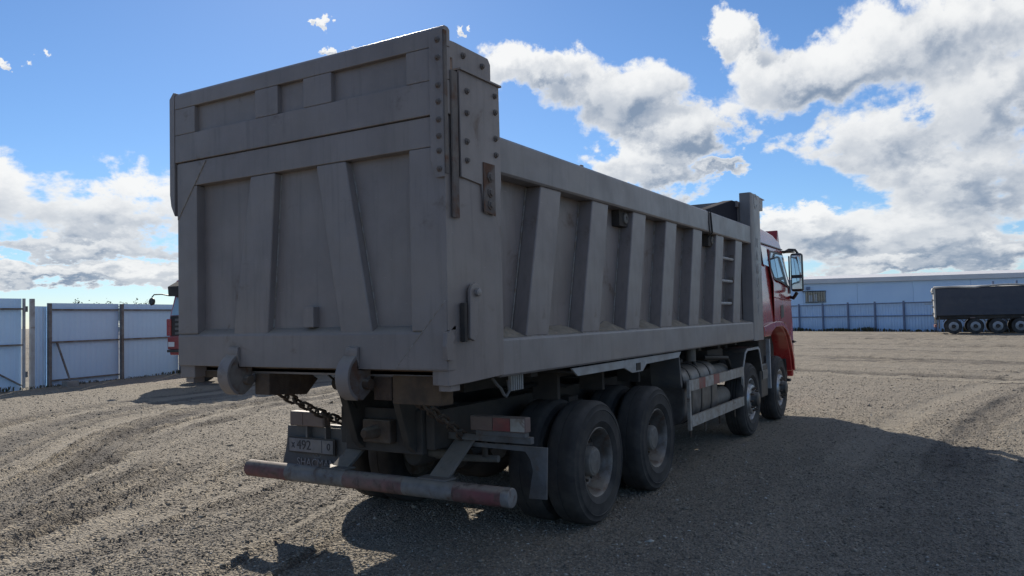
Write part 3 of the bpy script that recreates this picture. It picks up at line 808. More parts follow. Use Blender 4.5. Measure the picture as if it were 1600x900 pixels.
for s in (-1, 1):
    sp = MB()
    for k in range(8):
        ln = .82 - k * .08
        pts = [(-1, .0), (-.5, -.035), (0, -.05), (.5, -.035), (1, .0)]
        for j in range(4):
            y0, z0 = 2.89 + pts[j][0] * ln, .74 + pts[j][1] + k * .024; y1, z1 = 2.89 + pts[j + 1][0] * ln, .74 + pts[j + 1][1] + k * .024
            sp.hexa([(s * .53, y0, z0), (s * .63, y0, z0), (s * .63, y1, z1), (s * .53, y1, z1), (s * .53, y0, z0 + .02), (s * .63, y0, z0 + .02), (s * .63, y1, z1 + .02), (s * .53, y1, z1 + .02)])
    sp.build('leaf_spring', 'chassis', frame)
    MB().box(min(s * .50, s * .66), max(s * .50, s * .66), 2.79, 2.99, .64, .98).build('spring_saddle', 'chassis', frame, .01)
    MB().tube([(s * .78, 1.55, 1.16), (s * .78, 2.05, 1.18), (s * .72, 2.6, 1.10)], .018, 6).build('air_hose', 'cable', frame, smooth=True)
    for k in range(3):
        MB().box(min(s * .74, s * .98), max(s * .74, s * .98), 1.95 + k * .9, 2.0 + k * .9, 1.05, 1.29).build('fender_stay', 'chassis', frame, .003)
MB().tube([(0, 3.6, .68), (0, 5.2, .74), (0, 6.8, .80)], .06, 12).build('propeller_shaft', 'chassis', frame, smooth=True)
MB().tube([(-.30, 1.35, .66), (-.05, 1.40, .62), (.42, 1.40, .62), (.72, 1.42, .63)], .028, 8).build('stabiliser_bar', 'hub_paint', frame, smooth=True)
MB().tube([(.66, 1.32, .66), (.66, 1.30, .90)], .024, 8).build('stabiliser_link', 'chassis', frame, smooth=True)
MB().lathe([(-.22, .0), (-.22, .09), (-.20, .105), (.20, .105), (.22, .09), (.22, 0)], 18, (0.04, 1.42, .66), 'y').build('air_cylinder', 'chassis', frame, smooth=True)
MB().lathe([(0, .035), (.24, .035), (.24, 0)], 12, (0.10, 1.30, .66)).build('air_fitting', 'hub_paint', frame, smooth=True)

# --- rear underrun bar, painted in faded red and grey bands
bar_y, bar_z, bar_r = .725, .522, .068
edges = [-1.335, -.86, -.23, .35, .80, 1.20, 1.262]
mats = ['tube_red', 'tube_grey', 'tube_red', 'tube_grey', 'tube_red', 'tube_grey']
ub = None
for k in range(6):
    a, b = edges[k], edges[k + 1]
    r0 = bar_r
    prof = [(a, r0), (b, r0)]
    if k == 0: prof = [(a, 0), (a, r0 - .006), (a + .006, r0), (b, r0)]
    if k == 5: prof = [(a, r0), (b - .006, r0), (b, r0 - .006), (b, 0)]
    q = MB().lathe(prof, 24, (0, bar_y, bar_z))
    o = q.build('underrun_bar' if k == 0 else 'bar_band', mats[k], T if ub is None else ub, smooth=True)
    if ub is None: ub = o
for s, xt in ((-1, -.36), (1, .60)):
    top = Vector((xt - .02, 1.22, .86)); bot = Vector((xt, .76, .585)); wv = Vector((.085, 0, 0)); th_ = Vector((0, .012, -.022))
    MB().hexa([bot - wv, bot + wv, bot + wv + th_, bot - wv + th_, top - wv, top + wv, top + wv + th_, top - wv + th_]).build('bar_strut', 'bracket_grey', ub, .004)
    MB().box(xt - .13, xt + .13, .70, .82, .586, .600).build('strut_foot', 'bracket_grey', ub, .003)
# tail lamps on their carrier bars
MB().box(.46, 1.20, 1.10, 1.15, .82, .87).build('lamp_carrier', 'bracket_grey', frame, .004)
lampr = MB().box(.70, 1.18, 1.06, 1.14, .905, 1.015).build('tail_lamp', 'lamp_amber', T, .008)
MB().box(.905, 1.05, 1.054, 1.062, .912, 1.008).build('lamp_lens', 'lamp_red', lampr, .003)
MB().box(1.055, 1.172, 1.054, 1.062, .912, 1.008).build('lamp_lens', 'stripe_white', lampr, .003)
MB().box(.708, .90, 1.054, 1.062, .912, 1.008).build('lamp_lens', 'lamp_amber', lampr, .003)
MB().box(.74, 1.17, 1.07, 1.13, .87, .905).build('lamp_bracket', 'bracket_grey', lampr, .003)
lampl = MB().box(-1.21, -.80, 1.06, 1.14, .84, .965).build('tail_lamp', 'lamp_amber', T, .008)
MB().box(-1.20, -1.05, 1.054, 1.062, .848, .957).build('lamp_lens', 'lamp_dull', lampl, .003)
MB().box(-1.045, -.81, 1.054, 1.062, .848, .957).build('lamp_lens', 'lamp_amber', lampl, .003)
MB().box(-1.25, -.40, 1.15, 1.20, .80, .85).build('lamp_carrier', 'bracket_grey', frame, .004)
# right: bare mudguard bracket, its rubber gone
MB().prism([(.55, .795), (1.30, .795), (1.285, .42), (1.135, .415), (1.175, .62), (1.155, .70), (1.115, .755), (.55, .765)], 'y', 1.16, 1.178).build('mudguard_bracket', 'bracket_grey', T, .004)
# left: mud flap, plate
fl = MB()
n = 8
rows = []
for k in range(n + 1):
    t = k / n; z = .83 - .42 * t; y = 1.12 - .05 * t * t
    xl = -1.30 - .055 * t * t
    rows += [(xl, y, z), (-.56, y, z), (xl, y + .012, z), (-.56, y + .012, z)]
fs = []
for k in range(n):
    a = k * 4; b = a + 4
    fs += [(a, a + 1, b + 1, b), (a + 2, b + 2, b + 3, a + 3), (a, b, b + 2, a + 2), (a + 1, a + 3, b + 3, b + 1)]
fs += [(0, 2, 3, 1), (n * 4, n * 4 + 1, n * 4 + 3, n * 4 + 2)]
flap = fl.add(rows, fs).build('mud_flap', 'flap_rubber', T, smooth=True)
o = link('flap_lettering', text_mesh('SHACMAN', .095, 'letter_pale', 'flap_lettering'), flap); o.location = (-.93, 1.086, .525); o.rotation_euler = (R(86), 0, 0)
MB().tube([(-.93 + .045 * math.cos(2 * math.pi * k / 20), 1.103, .592 + .020 * math.sin(2 * math.pi * k / 20)) for k in range(20)], .004, 5, closed=True).build('flap_emblem', 'letter_pale', flap, smooth=True)
MB().prism([(-.955, .585), (-.93, .60), (-.905, .585), (-.93, .593)], 'y', 1.098, 1.102).build('flap_emblem', 'letter_pale', flap)
plate = MB().box(-1.225, -.705, 1.062, 1.070, .618, .732).build('number_plate', 'plate_white', T, .003)
MB().box(-1.24, -.69, 1.0702, 1.080, .605, .745).build('plate_frame', 'black_plastic', plate, .003)
for tx, xx, sz_ in (('х', -1.175, .085), ('492', -1.045, .115), ('0', -.755, .085)):
    o = link('plate_lettering', text_mesh(tx, sz_, 'letter_dark', 'plate_lettering'), plate); o.location = (xx, 1.0605, .675); o.rotation_euler = (R(90), 0, 0)
MB().box(-.835, -.831, 1.060, 1.062, .622, .728).build('plate_divider', 'letter_dark', plate)
MB().box(-1.02, -1.00, 1.06, 1.12, .745, .84).build('plate_stay', 'bracket_grey', plate); MB().box(-.80, -.78, 1.06, 1.12, .745, .84).build('plate_stay', 'bracket_grey', plate)

# --- wheels
TR = .513


def tyre_mesh(grooved):
    w = .295
    pr = [(-.038, .282), (-.015, .300), (-.005, .336), (-.001, .340), (-.004, .345), (0, .395), (-.003, .430), (.002, .434), (-.001, .440), (-.006, .444), (-.014, .474), (-.012, .480), (-.030, .497), (-.052, .509), (-.075, .5125)]
    gr = [.110, .148, .186] if grooved else [.148]
    for g in gr:
        dpt = .014 if grooved else .005
        pr += [(-g + .007, TR), (-g + .005, TR - dpt), (-g - .005, TR - dpt), (-g - .007, TR)]
    pr += [(-.22, .5125), (-w + .052, .509), (-w + .030, .497), (-w + .014, .474), (-w, .395), (-w + .004, .340), (-w + .015, .300), (-w + .038, .282)]
    return MB().lathe(pr, 72, close=True).mesh('tyre', 'rubber', True)


ty_rear, ty_front = tyre_mesh(False), tyre_mesh(True)
rim_rear = MB().lathe([(-.036, .288), (-.026, .292), (-.022, .284), (-.030, .272), (-.060, .262), (-.115, .248), (-.165, .225), (-.180, .19), (-.182, .10), (-.20, .10), (-.21, .26), (-.26, .288)], 48, caps=False).mesh('rim', 'rim_steel', True)
rim_front = MB().lathe([(-.036, .288), (-.026, .292), (-.022, .282), (-.040, .270), (-.080, .256), (-.085, .240), (-.030, .215), (-.002, .200), (.004, .180), (.004, .12), (-.01, .10), (-.2, .10), (-.21, .26), (-.26, .288)], 48, caps=False).mesh('rim', 'rim_silver', True)
hub_rear = MB().lathe([(-.19, .150), (-.175, .150), (-.165, .128), (-.075, .124), (-.060, .116), (-.056, .100), (-.050, .094), (-.046, .05), (-.046, 0)], 28, caps=False).mesh('hub', 'hub_paint', True)
hub_front = MB().lathe([(0, .125), (.012, .122), (.030, .105), (.075, .098), (.085, .085), (.088, 0)], 28).mesh('hub', 'black_plastic', True)
nut = MB().lathe([(0, .018), (.022, .018), (.024, .012), (.045, .011), (.045, 0)], 6).mesh('wheel_nut', 'rust_iron', True)
hole_disc = MB().lathe([(0, .026), (.004, .026), (.004, 0)], 12).mesh('hand_hole_disc', 'cable', True)  # solid black disc: the shade inside a hand hole, given as colour


def wheel(x, y, s, rear, detail=True):
    w = empty('wheel', (x, y, TR), 0 if s > 0 else math.pi, T)
    ph = random.uniform(0, 6)
    link('tyre', ty_rear if rear else ty_front, w); link('rim', rim_rear if rear else rim_front, w)
    if not detail: return
    link('hub', hub_rear if rear else hub_front, w)
    for k in range(10):
        t = ph + k * math.pi / 5; rr_ = .172 if rear else .155
        o = link('wheel_nut', nut, w); o.location = (-.182 if rear else .003, rr_ * math.cos(t), rr_ * math.sin(t))
    for k in range(8):
        t = ph + k * math.pi / 4; o = link('hand_hole_disc', hole_disc, w)
        rr_ = .222 if rear else .232
        o.location = (-.166 if rear else -.068, rr_ * math.cos(t), rr_ * math.sin(t))
        o.rotation_euler = (t, 0, 0)


for ya in (2.196, 3.585):
    for s in (-1, 1):
        wheel(s * 1.25, ya, s, True)
        o = wheel(s * .905, ya, s, True, False)
for ya in (7.388, 9.247):
    for s in (-1, 1): wheel(s * 1.235, ya, s, False)

# --- rear mudguard strip
mirrored(lambda: MB().prism([(1.70, 1.33), (1.81, 1.262), (2.76, 1.262), (2.95, 1.205), (3.21, 1.205), (3.31, 1.265), (4.25, 1.275), (4.34, 1.335)], 'x', 1.225, 1.243), 'mudguard_strip', 'fender_grey', T, .003)
mirrored(lambda: MB().box(.60, 1.224, 1.74, 4.32, 1.29, 1.31), 'mudguard', 'black_plastic', T, .004)
mirrored(lambda: MB().box(1.2435, 1.250, 3.04, 3.14, 1.22, 1.29), 'strip_slot', 'chassis', T)
mirrored(lambda: MB().prism([(4.32, 1.28), (4.35, 1.28), (4.42, .98), (4.40, .93), (4.36, .98)], 'x', .88, 1.22), 'front_flap', 'flap_rubber', T, .003)

# --- side guard with worn reflective stripes
for s in (-1, 1):
    g = MB().box(min(s * 1.19, s * 1.225), max(s * 1.19, s * 1.225), 4.635, 4.69, .44, 1.0).build('side_guard', 'stripe_white', T, .003)
    q = MB().box(min(s * 1.19, s * 1.225), max(s * 1.19, s * 1.225), 6.95, 6.99, .50, 1.0).build('guard_post', 'stripe_white', g, .003)
    for z0, z1 in ((.875, .995), (.475, .595)):
        ys = [4.691, 4.98, 5.22, 5.55, 5.80, 6.20, 6.45, 6.949]
        for k in range(7):
            MB().box(min(s * 1.195, s * 1.228), max(s * 1.195, s * 1.228), ys[k], ys[k + 1], z0, z1).build('guard_stripe', 'stripe_red' if (z0 > .6 and k in (1, 3)) else 'stripe_white', g)
    for yy in (4.75, 5.3, 5.9, 6.6):
        MB().tube([(s * 1.18, yy, .48), (s * 1.185, yy + .01, .36)], .012, 6).build('guard_bolt', 'rust_iron', g, smooth=True)
# fuel tank (right), air reservoirs
def tank(s, y0, y1, name, mat, zc=.80, rx=.30, rz=.34, xc=.84):
    poly = []
    for k in range(28):
        t = 2 * math.pi * k / 28; c, q = math.cos(t), math.sin(t); e = .55
        poly.append((s * xc + rx * abs(c) ** e * (1 if c > 0 else -1), zc + rz * abs(q) ** e * (1 if q > 0 else -1)))
    return MB().prism(poly, 'y', y0, y1).build(name, mat, T, .03, seg=3)


for s in (-1, 1):
    tk = tank(s, 4.72, 6.02, 'fuel_tank', 'tank_alloy')
    for yy in (4.95, 5.32, 5.72):
        poly = []
        for k in range(28):
            t = 2 * math.pi * k / 28; c, q = math.cos(t), math.sin(t); e = .55
            poly.append((s * .84 + .308 * abs(c) ** e * (1 if c > 0 else -1), .80 + .348 * abs(q) ** e * (1 if q > 0 else -1)))
        MB().prism(poly, 'y', yy, yy + .05).build('tank_strap', 'black_plastic', tk, .003)
    MB().lathe([(0, .06), (.04, .06), (.05, .045), (.05, 0)], 16, (s * .80, 5.5, 1.14), 'z').build('tank_cap', 'black_plastic', tk, smooth=True)
    MB().tube([(s * .7, 4.5, 1.22), (s * 1.0, 4.62, 1.20), (s * 1.10, 4.72, 1.02), (s * 1.12, 4.74, .90)], .022, 8).build('fuel_hose', 'cable', T, smooth=True)
    MB().tube([(s * .75, 5.3, 1.32), (s * 1.02, 5.36, 1.24), (s * 1.06, 5.42, 1.05), (s * 1.05, 5.44, .60)], .026, 8).build('fuel_hose', 'cable', T, smooth=True)
    MB().lathe([(0, .06), (.18, .06), (.20, .045), (.20, 0)], 14, (s * 1.02, 5.34, 1.17), 'z').build('filter_bowl', 'hub_paint', T, smooth=True)
    for k, zc in enumerate((.62, .93)):
        MB().lathe([(0, 0), (.0, .09), (.03, .13), (.66, .13), (.69, .09), (.69, 0)], 20, (s * .95, 6.14, zc), 'y').build('air_reservoir', 'hub_paint', T, smooth=True)
    MB().tube([(s * 1.0, 5.9, 1.18), (s * 1.06, 6.3, 1.16), (s * 1.10, 6.6, 1.14), (s * 1.10, 6.8, .96)], .03, 8).build('air_hose', 'cable', T, smooth=True)
    MB().box(min(s * .55, s * .98), max(s * .55, s * .98), 6.15, 6.85, 1.10, 1.26).build('equipment_box', 'chassis', T, .015)
    # mudguard arch of the second axle
    arch_p = [(6.87, .84), (7.10, 1.19), (7.22, 1.235), (7.86, 1.235), (7.95, 1.19), (8.10, .86), (8.06, .86), (7.91, 1.165), (7.84, 1.20), (7.24, 1.20), (7.14, 1.165), (6.91, .84)]
    MB().prism(arch_p, 'x', min(s * .88, s * 1.21), max(s * .88, s * 1.21)).build('wheel_arch', 'black_plastic', T, .003)
    MB().prism(arch_p, 'x', min(s * 1.2105, s * 1.222), max(s * 1.2105, s * 1.222)).build('arch_trim', 'fender_grey', T, .002)
    # battery box between the front axles, step
    MB().box(min(s * .75, s * 1.17), max(s * .75, s * 1.17), 8.18, 8.62, .44, .95).build('battery_box', 'black_plastic', T, .03)
    MB().box(min(s * .80, s * 1.14), max(s * .80, s * 1.14), 8.24, 8.52, .95, 1.30).build('air_filter', 'chassis', T, .02)
    MB().box(min(s * 1.172, s * 1.185), max(s * 1.172, s * 1.185), 8.24, 8.56, .72, .86).build('battery_label', 'hub_paint', T, .003)
    MB().box(min(s * 1.14, s * 1.20), max(s * 1.14, s * 1.20), 8.66, 8.72, .55, 1.32).build('arch_post', 'fender_grey', T, .004)

# --- cab
cab_poly = [(8.14, 1.36), (8.14, 2.90), (8.34, 3.03), (8.8, 3.07), (9.55, 3.03), (9.98, 2.93), (10.10, 2.80), (10.36, 2.08), (10.44, 1.55), (10.46, .74), (10.27, .70),
            (10.22, .92), (10.09, 1.14), (9.92, 1.32), (9.70, 1.44), (9.42, 1.50), (8.98, 1.50), (8.70, 1.44), (8.55, 1.36)]
cb = MB().prism(cab_poly, 'x', -1.215, 1.215)
cb.v = [((x * (1 - .085 * max(0, (z - 2.2) / .85))), y, z) for x, y, z in cb.v]
cab = cb.build('cab', 'cab_red', T, .035, seg=3)
MB().box(-.95, .95, 8.3, 10.1, .75, 1.50).build('engine_bay', 'chassis', T, .02)


def on_side(poly, z_off, thick, s):
    """polygon (y,z) lying on the cab's tapered flank"""
    pts = []
    for off in (z_off, z_off + thick):
        for y, z in poly:
            x = 1.215 * (1 - .085 * max(0, (z - 2.2) / .85)) + off
            pts.append((s * x, y, z))
    n = len(poly)
    return MB().add(pts, [tuple(range(n))[::-1], tuple(range(n, 2 * n))] + [(i, (i + 1) % n, n + (i + 1) % n, n + i) for i in range(n)])


for s in (-1, 1):
    dp = [(8.98, 1.56), (8.98, 2.20), (8.90, 2.40), (8.93, 2.62), (9.05, 2.76), (9.98, 2.76), (10.08, 2.66), (10.26, 2.10), (10.32, 1.62), (10.12, 1.30), (9.96, 1.46), (9.72, 1.56)]
    door = on_side(dp, .002, .010, s).build('door', 'cab_red', cab, .006)
    on_side([(8.905, 2.42), (8.94, 2.62), (9.06, 2.735), (9.96, 2.735), (10.05, 2.64), (10.22, 2.13), (9.60, 2.22), (9.05, 2.26)], .013, .004, s).build('window_seal', 'black_plastic', cab, .002)
    on_side([(9.30, 2.70), (9.94, 2.70), (10.02, 2.62), (10.18, 2.17), (9.62, 2.25), (9.34, 2.27)], .018, .003, s).build('window', 'glass_pale', cab)
    on_side([(8.96, 2.44), (8.98, 2.60), (9.09, 2.70), (9.26, 2.70), (9.30, 2.28), (9.08, 2.30)], .018, .003, s).build('window', 'glass_dark', cab)
    on_side([(8.50, 2.48), (8.50, 2.78), (8.86, 2.76), (8.83, 2.46)], .004, .006, s).build('rear_quarter_window', 'glass_pale', cab)
    on_side([(8.16, 2.832), (10.06, 2.815), (10.06, 2.795), (8.16, 2.81)], .002, .014, s).build('drip_rail', 'black_plastic', cab, .003)
    on_side([(9.42, 1.62), (9.42, 1.84), (9.62, 1.86), (9.66, 1.66)], .013, .006, s).build('door_handle', 'black_plastic', cab, .004)
    on_side([(8.98, 1.98), (10.28, 1.94), (10.285, 1.92), (8.98, 1.96)], .0125, .006, s).build('door_crease', 'cab_red', cab, .002)
    lip = []
    arc_o = [(8.15, 1.37), (8.16, 1.52), (8.60, 1.565), (8.95, 1.585), (9.45, 1.575), (9.74, 1.51), (9.99, 1.37), (10.17, 1.17), (10.30, .94), (10.35, .72)]
    arc_i = [(10.28, .72), (10.23, .92), (10.10, 1.14), (9.93, 1.32), (9.71, 1.44), (9.43, 1.50), (8.97, 1.50), (8.70, 1.44), (8.55, 1.365)]
    on_side(arc_o + arc_i, .001, .035, s).build('wheel_arch_lip', 'cab_red', cab, .008)
    # mirrors on their arms
    a = MB().tube([(s * 1.16, 10.12, 2.76), (s * 1.24, 10.18, 2.81), (s * 1.34, 10.20, 2.80), (s * 1.38, 10.19, 2.74)], .022, 8).build('mirror_arm', 'black_plastic', cab, smooth=True)
    MB().tube([(s * 1.20, 10.28, 2.0), (s * 1.28, 10.22, 1.97), (s * 1.35, 10.18, 2.06)], .03, 8).build('mirror_arm', 'black_plastic', cab, smooth=True)
    MB().box(min(s * 1.265, s * 1.465), max(s * 1.265, s * 1.465), 10.10, 10.24, 2.08, 2.74).build('mirror', 'black_plastic', cab, .045, seg=4)
    MB().box(min(s * 1.290, s * 1.450), max(s * 1.290, s * 1.450), 10.092, 10.10, 2.36, 2.70).build('mirror_glass', 'mirror_glass', cab, .004)
    MB().box(min(s * 1.290, s * 1.450), max(s * 1.290, s * 1.450), 10.092, 10.10, 2.12, 2.31).build('mirror_glass', 'mirror_glass', cab, .004)
    MB().box(min(s * 1.08, s * 1.30), max(s * 1.08, s * 1.30), 10.05, 10.40, 2.765, 2.79).build('kerb_mirror', 'black_plastic', cab, .01)
    MB().box(min(s * 1.225, s * 1.240), max(s * 1.225, s * 1.240), 10.16, 10.24, 2.05, 2.70).build('grab_rail', 'fender_grey', cab, .006)
    # headlamp, bumper corner, footstep
    MB().box(min(s * .80, s * 1.16), max(s * .80, s * 1.16), 10.455, 10.485, .95, 1.15).build('headlamp', 'lamp_clear', cab, .01)
    MB().box(min(s * 1.02, s * 1.205), max(s * 1.02, s * 1.205), 10.08, 10.20, .54, .585).build('step', 'black_plastic', cab, .006)
    MB().box(min(s * 1.06, s * 1.12), max(s * 1.06, s * 1.12), 10.20, 10.30, .54, .92).build('step_stay', 'black_plastic', cab, .006)
    MB().prism([(10.36, 1.19), (10.60, 1.205), (10.36, 1.235)], 'x', min(s * 1.19, s * 1.24), max(s * 1.19, s * 1.24)).build('side_trim', 'black_plastic', cab, .003)
MB().prism([(9.92, 2.94), (9.98, 3.14), (10.02, 3.14), (10.14, 2.84), (10.08, 2.80)], 'x', -1.10, 1.10).build('sun_visor', 'dark_red', cab, .01)
wsx = 1.05
MB().hexa([(-wsx, 10.372, 2.10), (wsx, 10.372, 2.10), (wsx, 10.362, 2.10), (-wsx, 10.362, 2.10), (-wsx * .95, 10.125, 2.78), (wsx * .95, 10.125, 2.78), (wsx * .95, 10.115, 2.78), (-wsx * .95, 10.115, 2.78)]).build('windscreen', 'glass_dark', cab)
for k in range(4):
    MB().box(-.78, .78, 10.435, 10.475, 1.28 + k * .16, 1.38 + k * .16).build('grille_bar', 'black_plastic', cab, .01)
MB().box(-1.19, 1.19, 10.42, 10.50, .60, .90).build('front_bumper', 'cab_red', cab, .03)
MB().box(-.7, .7, 8.02, 8.13, 1.0, 2.6).build('cab_rear_stack', 'chassis', T, .03)

# ------------------------------------------------------------------ left: sheet metal fence and gate
def corrugated(w, h, mat, name='panel', pitch=.20, dep=.025):
    """trapezoid-profile sheet, x along, y out, z up"""
    xs = [0.0]; ys = [0.0]; x = 0
    while x < w - 1e-6:
        for dx_, y in ((.40, 0), (.10, 1), (.40, 1), (.10, 0)):
            x2 = min(x + dx_ * pitch, w); xs.append(x2); ys.append(dep * y); x = x2
            if x >= w - 1e-6: break
    vs = []; n = len(xs)
    for q in (0, h):
        for t in (0, .004):
            vs += [(a, b + t, q) for a, b in zip(xs, ys)]
    fs = []
    for i in range(n - 1):
        fs += [(i, i + 1, 2 * n + i + 1, 2 * n + i), (n + i + 1, n + i, 3 * n + i, 3 * n + i + 1), (2 * n + i, 2 * n + i + 1, 3 * n + i + 1, 3 * n + i), (i + 1, i, n + i, n + i + 1)]
    fs += [(0, 2 * n, 3 * n, n), (n - 1, 2 * n - 1, 4 * n - 1, 3 * n - 1)]
    return MB().add(vs, fs).mesh(name, mat)


FA = Vector((-19.66, 8.83, 0)); FDIR = Vector((-.225, .974, 0)).normalized(); SP = 2.72
fence = empty('sheet_fence', FA, math.atan2(FDIR.y, FDIR.x))
tag(fence, 'pale blue corrugated sheet fence with dark rusty posts behind the truck', 'fence')
pm = corrugated(SP - .02, 2.50, 'sheet_blue', dep=.007)
post_m = MB().box(-.05, .05, -.155, -.075, -.05, 2.46).mesh('post', 'post_dark', True)
rail_m = MB().box(.06, SP - .06, -.075, -.028, -.025, .025).mesh('rail', 'post_dark', True)
for i in range(-0, 14):
    o = link('panel', pm, fence); o.location = (i * SP + .01, .0, -.03)
    o = link('post', post_m, fence, .006); o.location = (i * SP, 0, 0)
    for zz in (.16, 1.30, 2.27):
        if zz < .2 and i != 0: continue
        o = link('rail', rail_m, fence); o.location = (i * SP, 0, zz)
# the camera looks at the face with posts and rails: turn it that way
fence.scale = (1, 1, 1)
gate = empty('sheet_gate', (-19.25, 8.02, 0), math.atan2(-1, .03))
tag(gate, 'tall pale blue sheet metal gate leaf with diagonal brace', 'gate')
gp = corrugated(3.9, 2.60, 'sheet_blue', dep=.007); o = link('panel', gp, gate); o.location = (.10, -.01, -.02)
MB().box(.10, 4.0, .04, .09, 2.26, 2.31).build('gate_rail', 'post_dark', gate); MB().box(.10, 4.0, .04, .09, 1.24, 1.29).build('gate_rail', 'post_dark', gate)
MB().box(.04, .10, .03, .09, .05, 2.58).build('gate_stile', 'post_pale', gate); MB().box(4.0, 4.06, .03, .09, .05, 2.58).build('gate_stile', 'post_pale', gate)
MB().hexa([(.10, .04, .12), (.17, .04, .12), (.17, .09, .12), (.10, .09, .12), (1.95, .04, 1.24), (2.02, .04, 1.24), (2.02, .09, 1.24), (1.95, .09, 1.24)]).build('gate_brace', 'post_dark', gate)
for zz in (.35, 2.2): MB().lathe([(0, .03), (.16, .03)], 10, (.01, .09, zz), 'z').build('gate_hinge', 'post_dark', gate, smooth=True)
gpost = MB().box(-.055, .055, -.055, .055, -.05, 2.58).build('gate_post', 'post_pale', None, .01)
gpost.location = (-19.28, 8.22, 0)
tag(gpost, 'thick pale square steel post the gate hangs on', 'post')
infill = link('sheet_strip', corrugated(.62, 2.40, 'sheet_blue', 'sheet_strip')); infill.location = (-19.40, 8.30, -.03); infill.rotation_euler = (0, 0, math.atan2(.50, -.26))
tag(infill, 'narrow pale blue sheet strip between gate post and fence', 'sheet')
prop = empty('fence_prop', (-19.05, 9.20, 0)); tag(prop, 'thin pole leaning on the fence from a small block', 'pole')
MB().tube([(0, 0, .10), (-.65, -.05, 1.30)], .03, 8).build('pole', 'post_dark', prop, smooth=True)
MB().box(-.12, .16, -.20, .16, -.02, .16).build('foot_block', 'concrete', prop, .02)

# ------------------------------------------------------------------ left: another red-cabbed truck, mostly hidden
T2 = empty('parked_truck', (-15.28, 10.6, 0)); tag(T2, 'red truck parked by the fence, mostly hidden behind the tailgate', 'truck')
c2 = MB().prism([(0, .85), (0, 1.95), (.16, 2.55), (.22, 3.05), (.45, 3.15), (1.75, 3.15), (1.8, .95), (1.45, .95), (1.3, 1.25), (.75, 1.25), (.6, .95)], 'x', -1.12, 1.12).build('cab', 'cab_red', T2, .04, seg=3)
MB().hexa([(-1.02, -.012, 2.02), (1.02, -.012, 2.02), (1.02, .01, 2.02), (-1.02, .01, 2.02), (-.98, .135, 2.56), (.98, .135, 2.56), (.98, .15, 2.56), (-.98, .15, 2.56)]).build('windscreen', 'glass_pale', c2)
MB().prism([(-.08, 2.58), (-.10, 2.86), (.20, 3.02), (.2, 2.58)], 'x', -1.05, 1.05).build('sun_visor', 'chassis', c2, .01)
MB().box(-1.04, 1.04, -.03, .001, 1.42, 2.00).build('grille', 'chassis', c2, .01)
for k in range(4): MB().box(-.8, .8, -.045, -.031, 1.46 + k * .13, 1.53 + k * .13).build('grille_bar', 'hub_paint', c2)
MB().box(-1.14, 1.14, -.06, .3, 1.02, 1.40).build('bumper', 'dark_red', T2, .03)
MB().box(-1.1, 1.1, -.10, .0, .94, 1.015).build('bumper_lip', 'black_plastic', T2, .01)
for s in (-1, 1):
    MB().box(min(s * .98, s * 1.18), max(s * .98, s * 1.18), -.06, .12, 1.42, 1.92).build('lamp_cluster', 'cab_red', c2, .02)
    MB().box(min(s * .80, s * 1.08), max(s * .80, s * 1.08), -.075, -.061, 1.10, 1.24).build('headlamp', 'lamp_clear', T2, .01)
    MB().tube([(s * 1.08, -.02, 2.60), (s * 1.12, -.25, 2.64), (s * 1.22, -.42, 2.63), (s * 1.27, -.46, 2.55)], .018, 8).build('mirror_arm', 'black_plastic', c2, smooth=True)
    MB().lathe([(-.03, 0), (-.03, .09), (0, .115), (.05, .10), (.07, 0)], 16, (s * 1.28, -.46, 2.43), 'y').build('mirror', 'black_plastic', c2, smooth=True)
    MB().box(min(s * 1.121, s * 1.127), max(s * 1.121, s * 1.127), .35, 1.5, 2.05, 2.75).build('window', 'glass_dark', c2, .002)
    for yy in (1.05, 5.2, 6.5):
        q = MB().lathe([(-.3, .28), (-.3, .46), (-.26, .51), (-.04, .51), (0, .46), (0, .28), (-.08, .2), (-.08, 0)], 28, (s * 1.15 + (0 if s > 0 else .3), yy, .51)); q.build('wheel', 'rubber', T2, smooth=True)
MB().box(-.45, .45, .5, 7.6, .75, 1.05).build('chassis_frame', 'chassis', T2)
MB().prism([(2.1, 1.3), (2.1, 2.9), (7.4, 2.7), (7.6, 1.2)], 'x', -1.2, 1.2).build('tipper_body', 'body_paint', T2, .02)

# ------------------------------------------------------------------ right: far fence, warehouse, trailer
F0 = Vector((-9.425, 67.68, 0)); F1 = Vector((.77, 62.05, 0)); fd_ = (F1 - F0).normalized(); fang = math.atan2(fd_.y, fd_.x)
ff = empty('yard_fence', F0 - fd_ * 14.65, fang); tag(ff, 'long blue sheet fence with dark posts in front of the warehouse', 'fence')
pm2 = corrugated(2.43, 2.28, 'sheet_far', pitch=.24, dep=.03)
post2 = MB().box(-.06, .06, -.14, -.05, 0, 2.36).mesh('post', 'post_far', True)
rail2 = MB().box(.06, 2.39, -.10, -.03, -.04, .04).mesh('rail', 'post_far', True)
for i in range(22):
    o = link('panel', pm2, ff); o.location = (i * 2.45 + .01, 0, -.02)
    o = link('post', post2, ff); o.location = (i * 2.45, 0, 0)
    for zz in (1.20, 2.20):
        o = link('rail', rail2, ff); o.location = (i * 2.45, 0, zz)
nrm = Vector((-fd_.y, fd_.x, 0))
W0 = Vector((-13.84, 93.98, 0)); W1 = Vector((8.49, 100.38, 0)); wd_ = (W1 - W0).normalized()
wh = empty('warehouse', W0 - wd_ * 30, math.atan2(wd_.y, wd_.x)); tag(wh, 'long low pale blue warehouse with a light roof edge', 'warehouse')
pw = MB().box(.012, 5.988, 0, .15, 0, 4.95).mesh('wall_panel', 'wall_far')
for i in range(18):
    o = link('wall_panel', pw, wh); o.location = (i * 6, 0, 0)
MB().box(0, 108, .16, 26, 0, 4.85).build('wall', 'wall_far', wh)
MB().box(-.4, 108.4, -.45, .6, 4.96, 5.50).build('fascia', 'fascia', wh, .02)
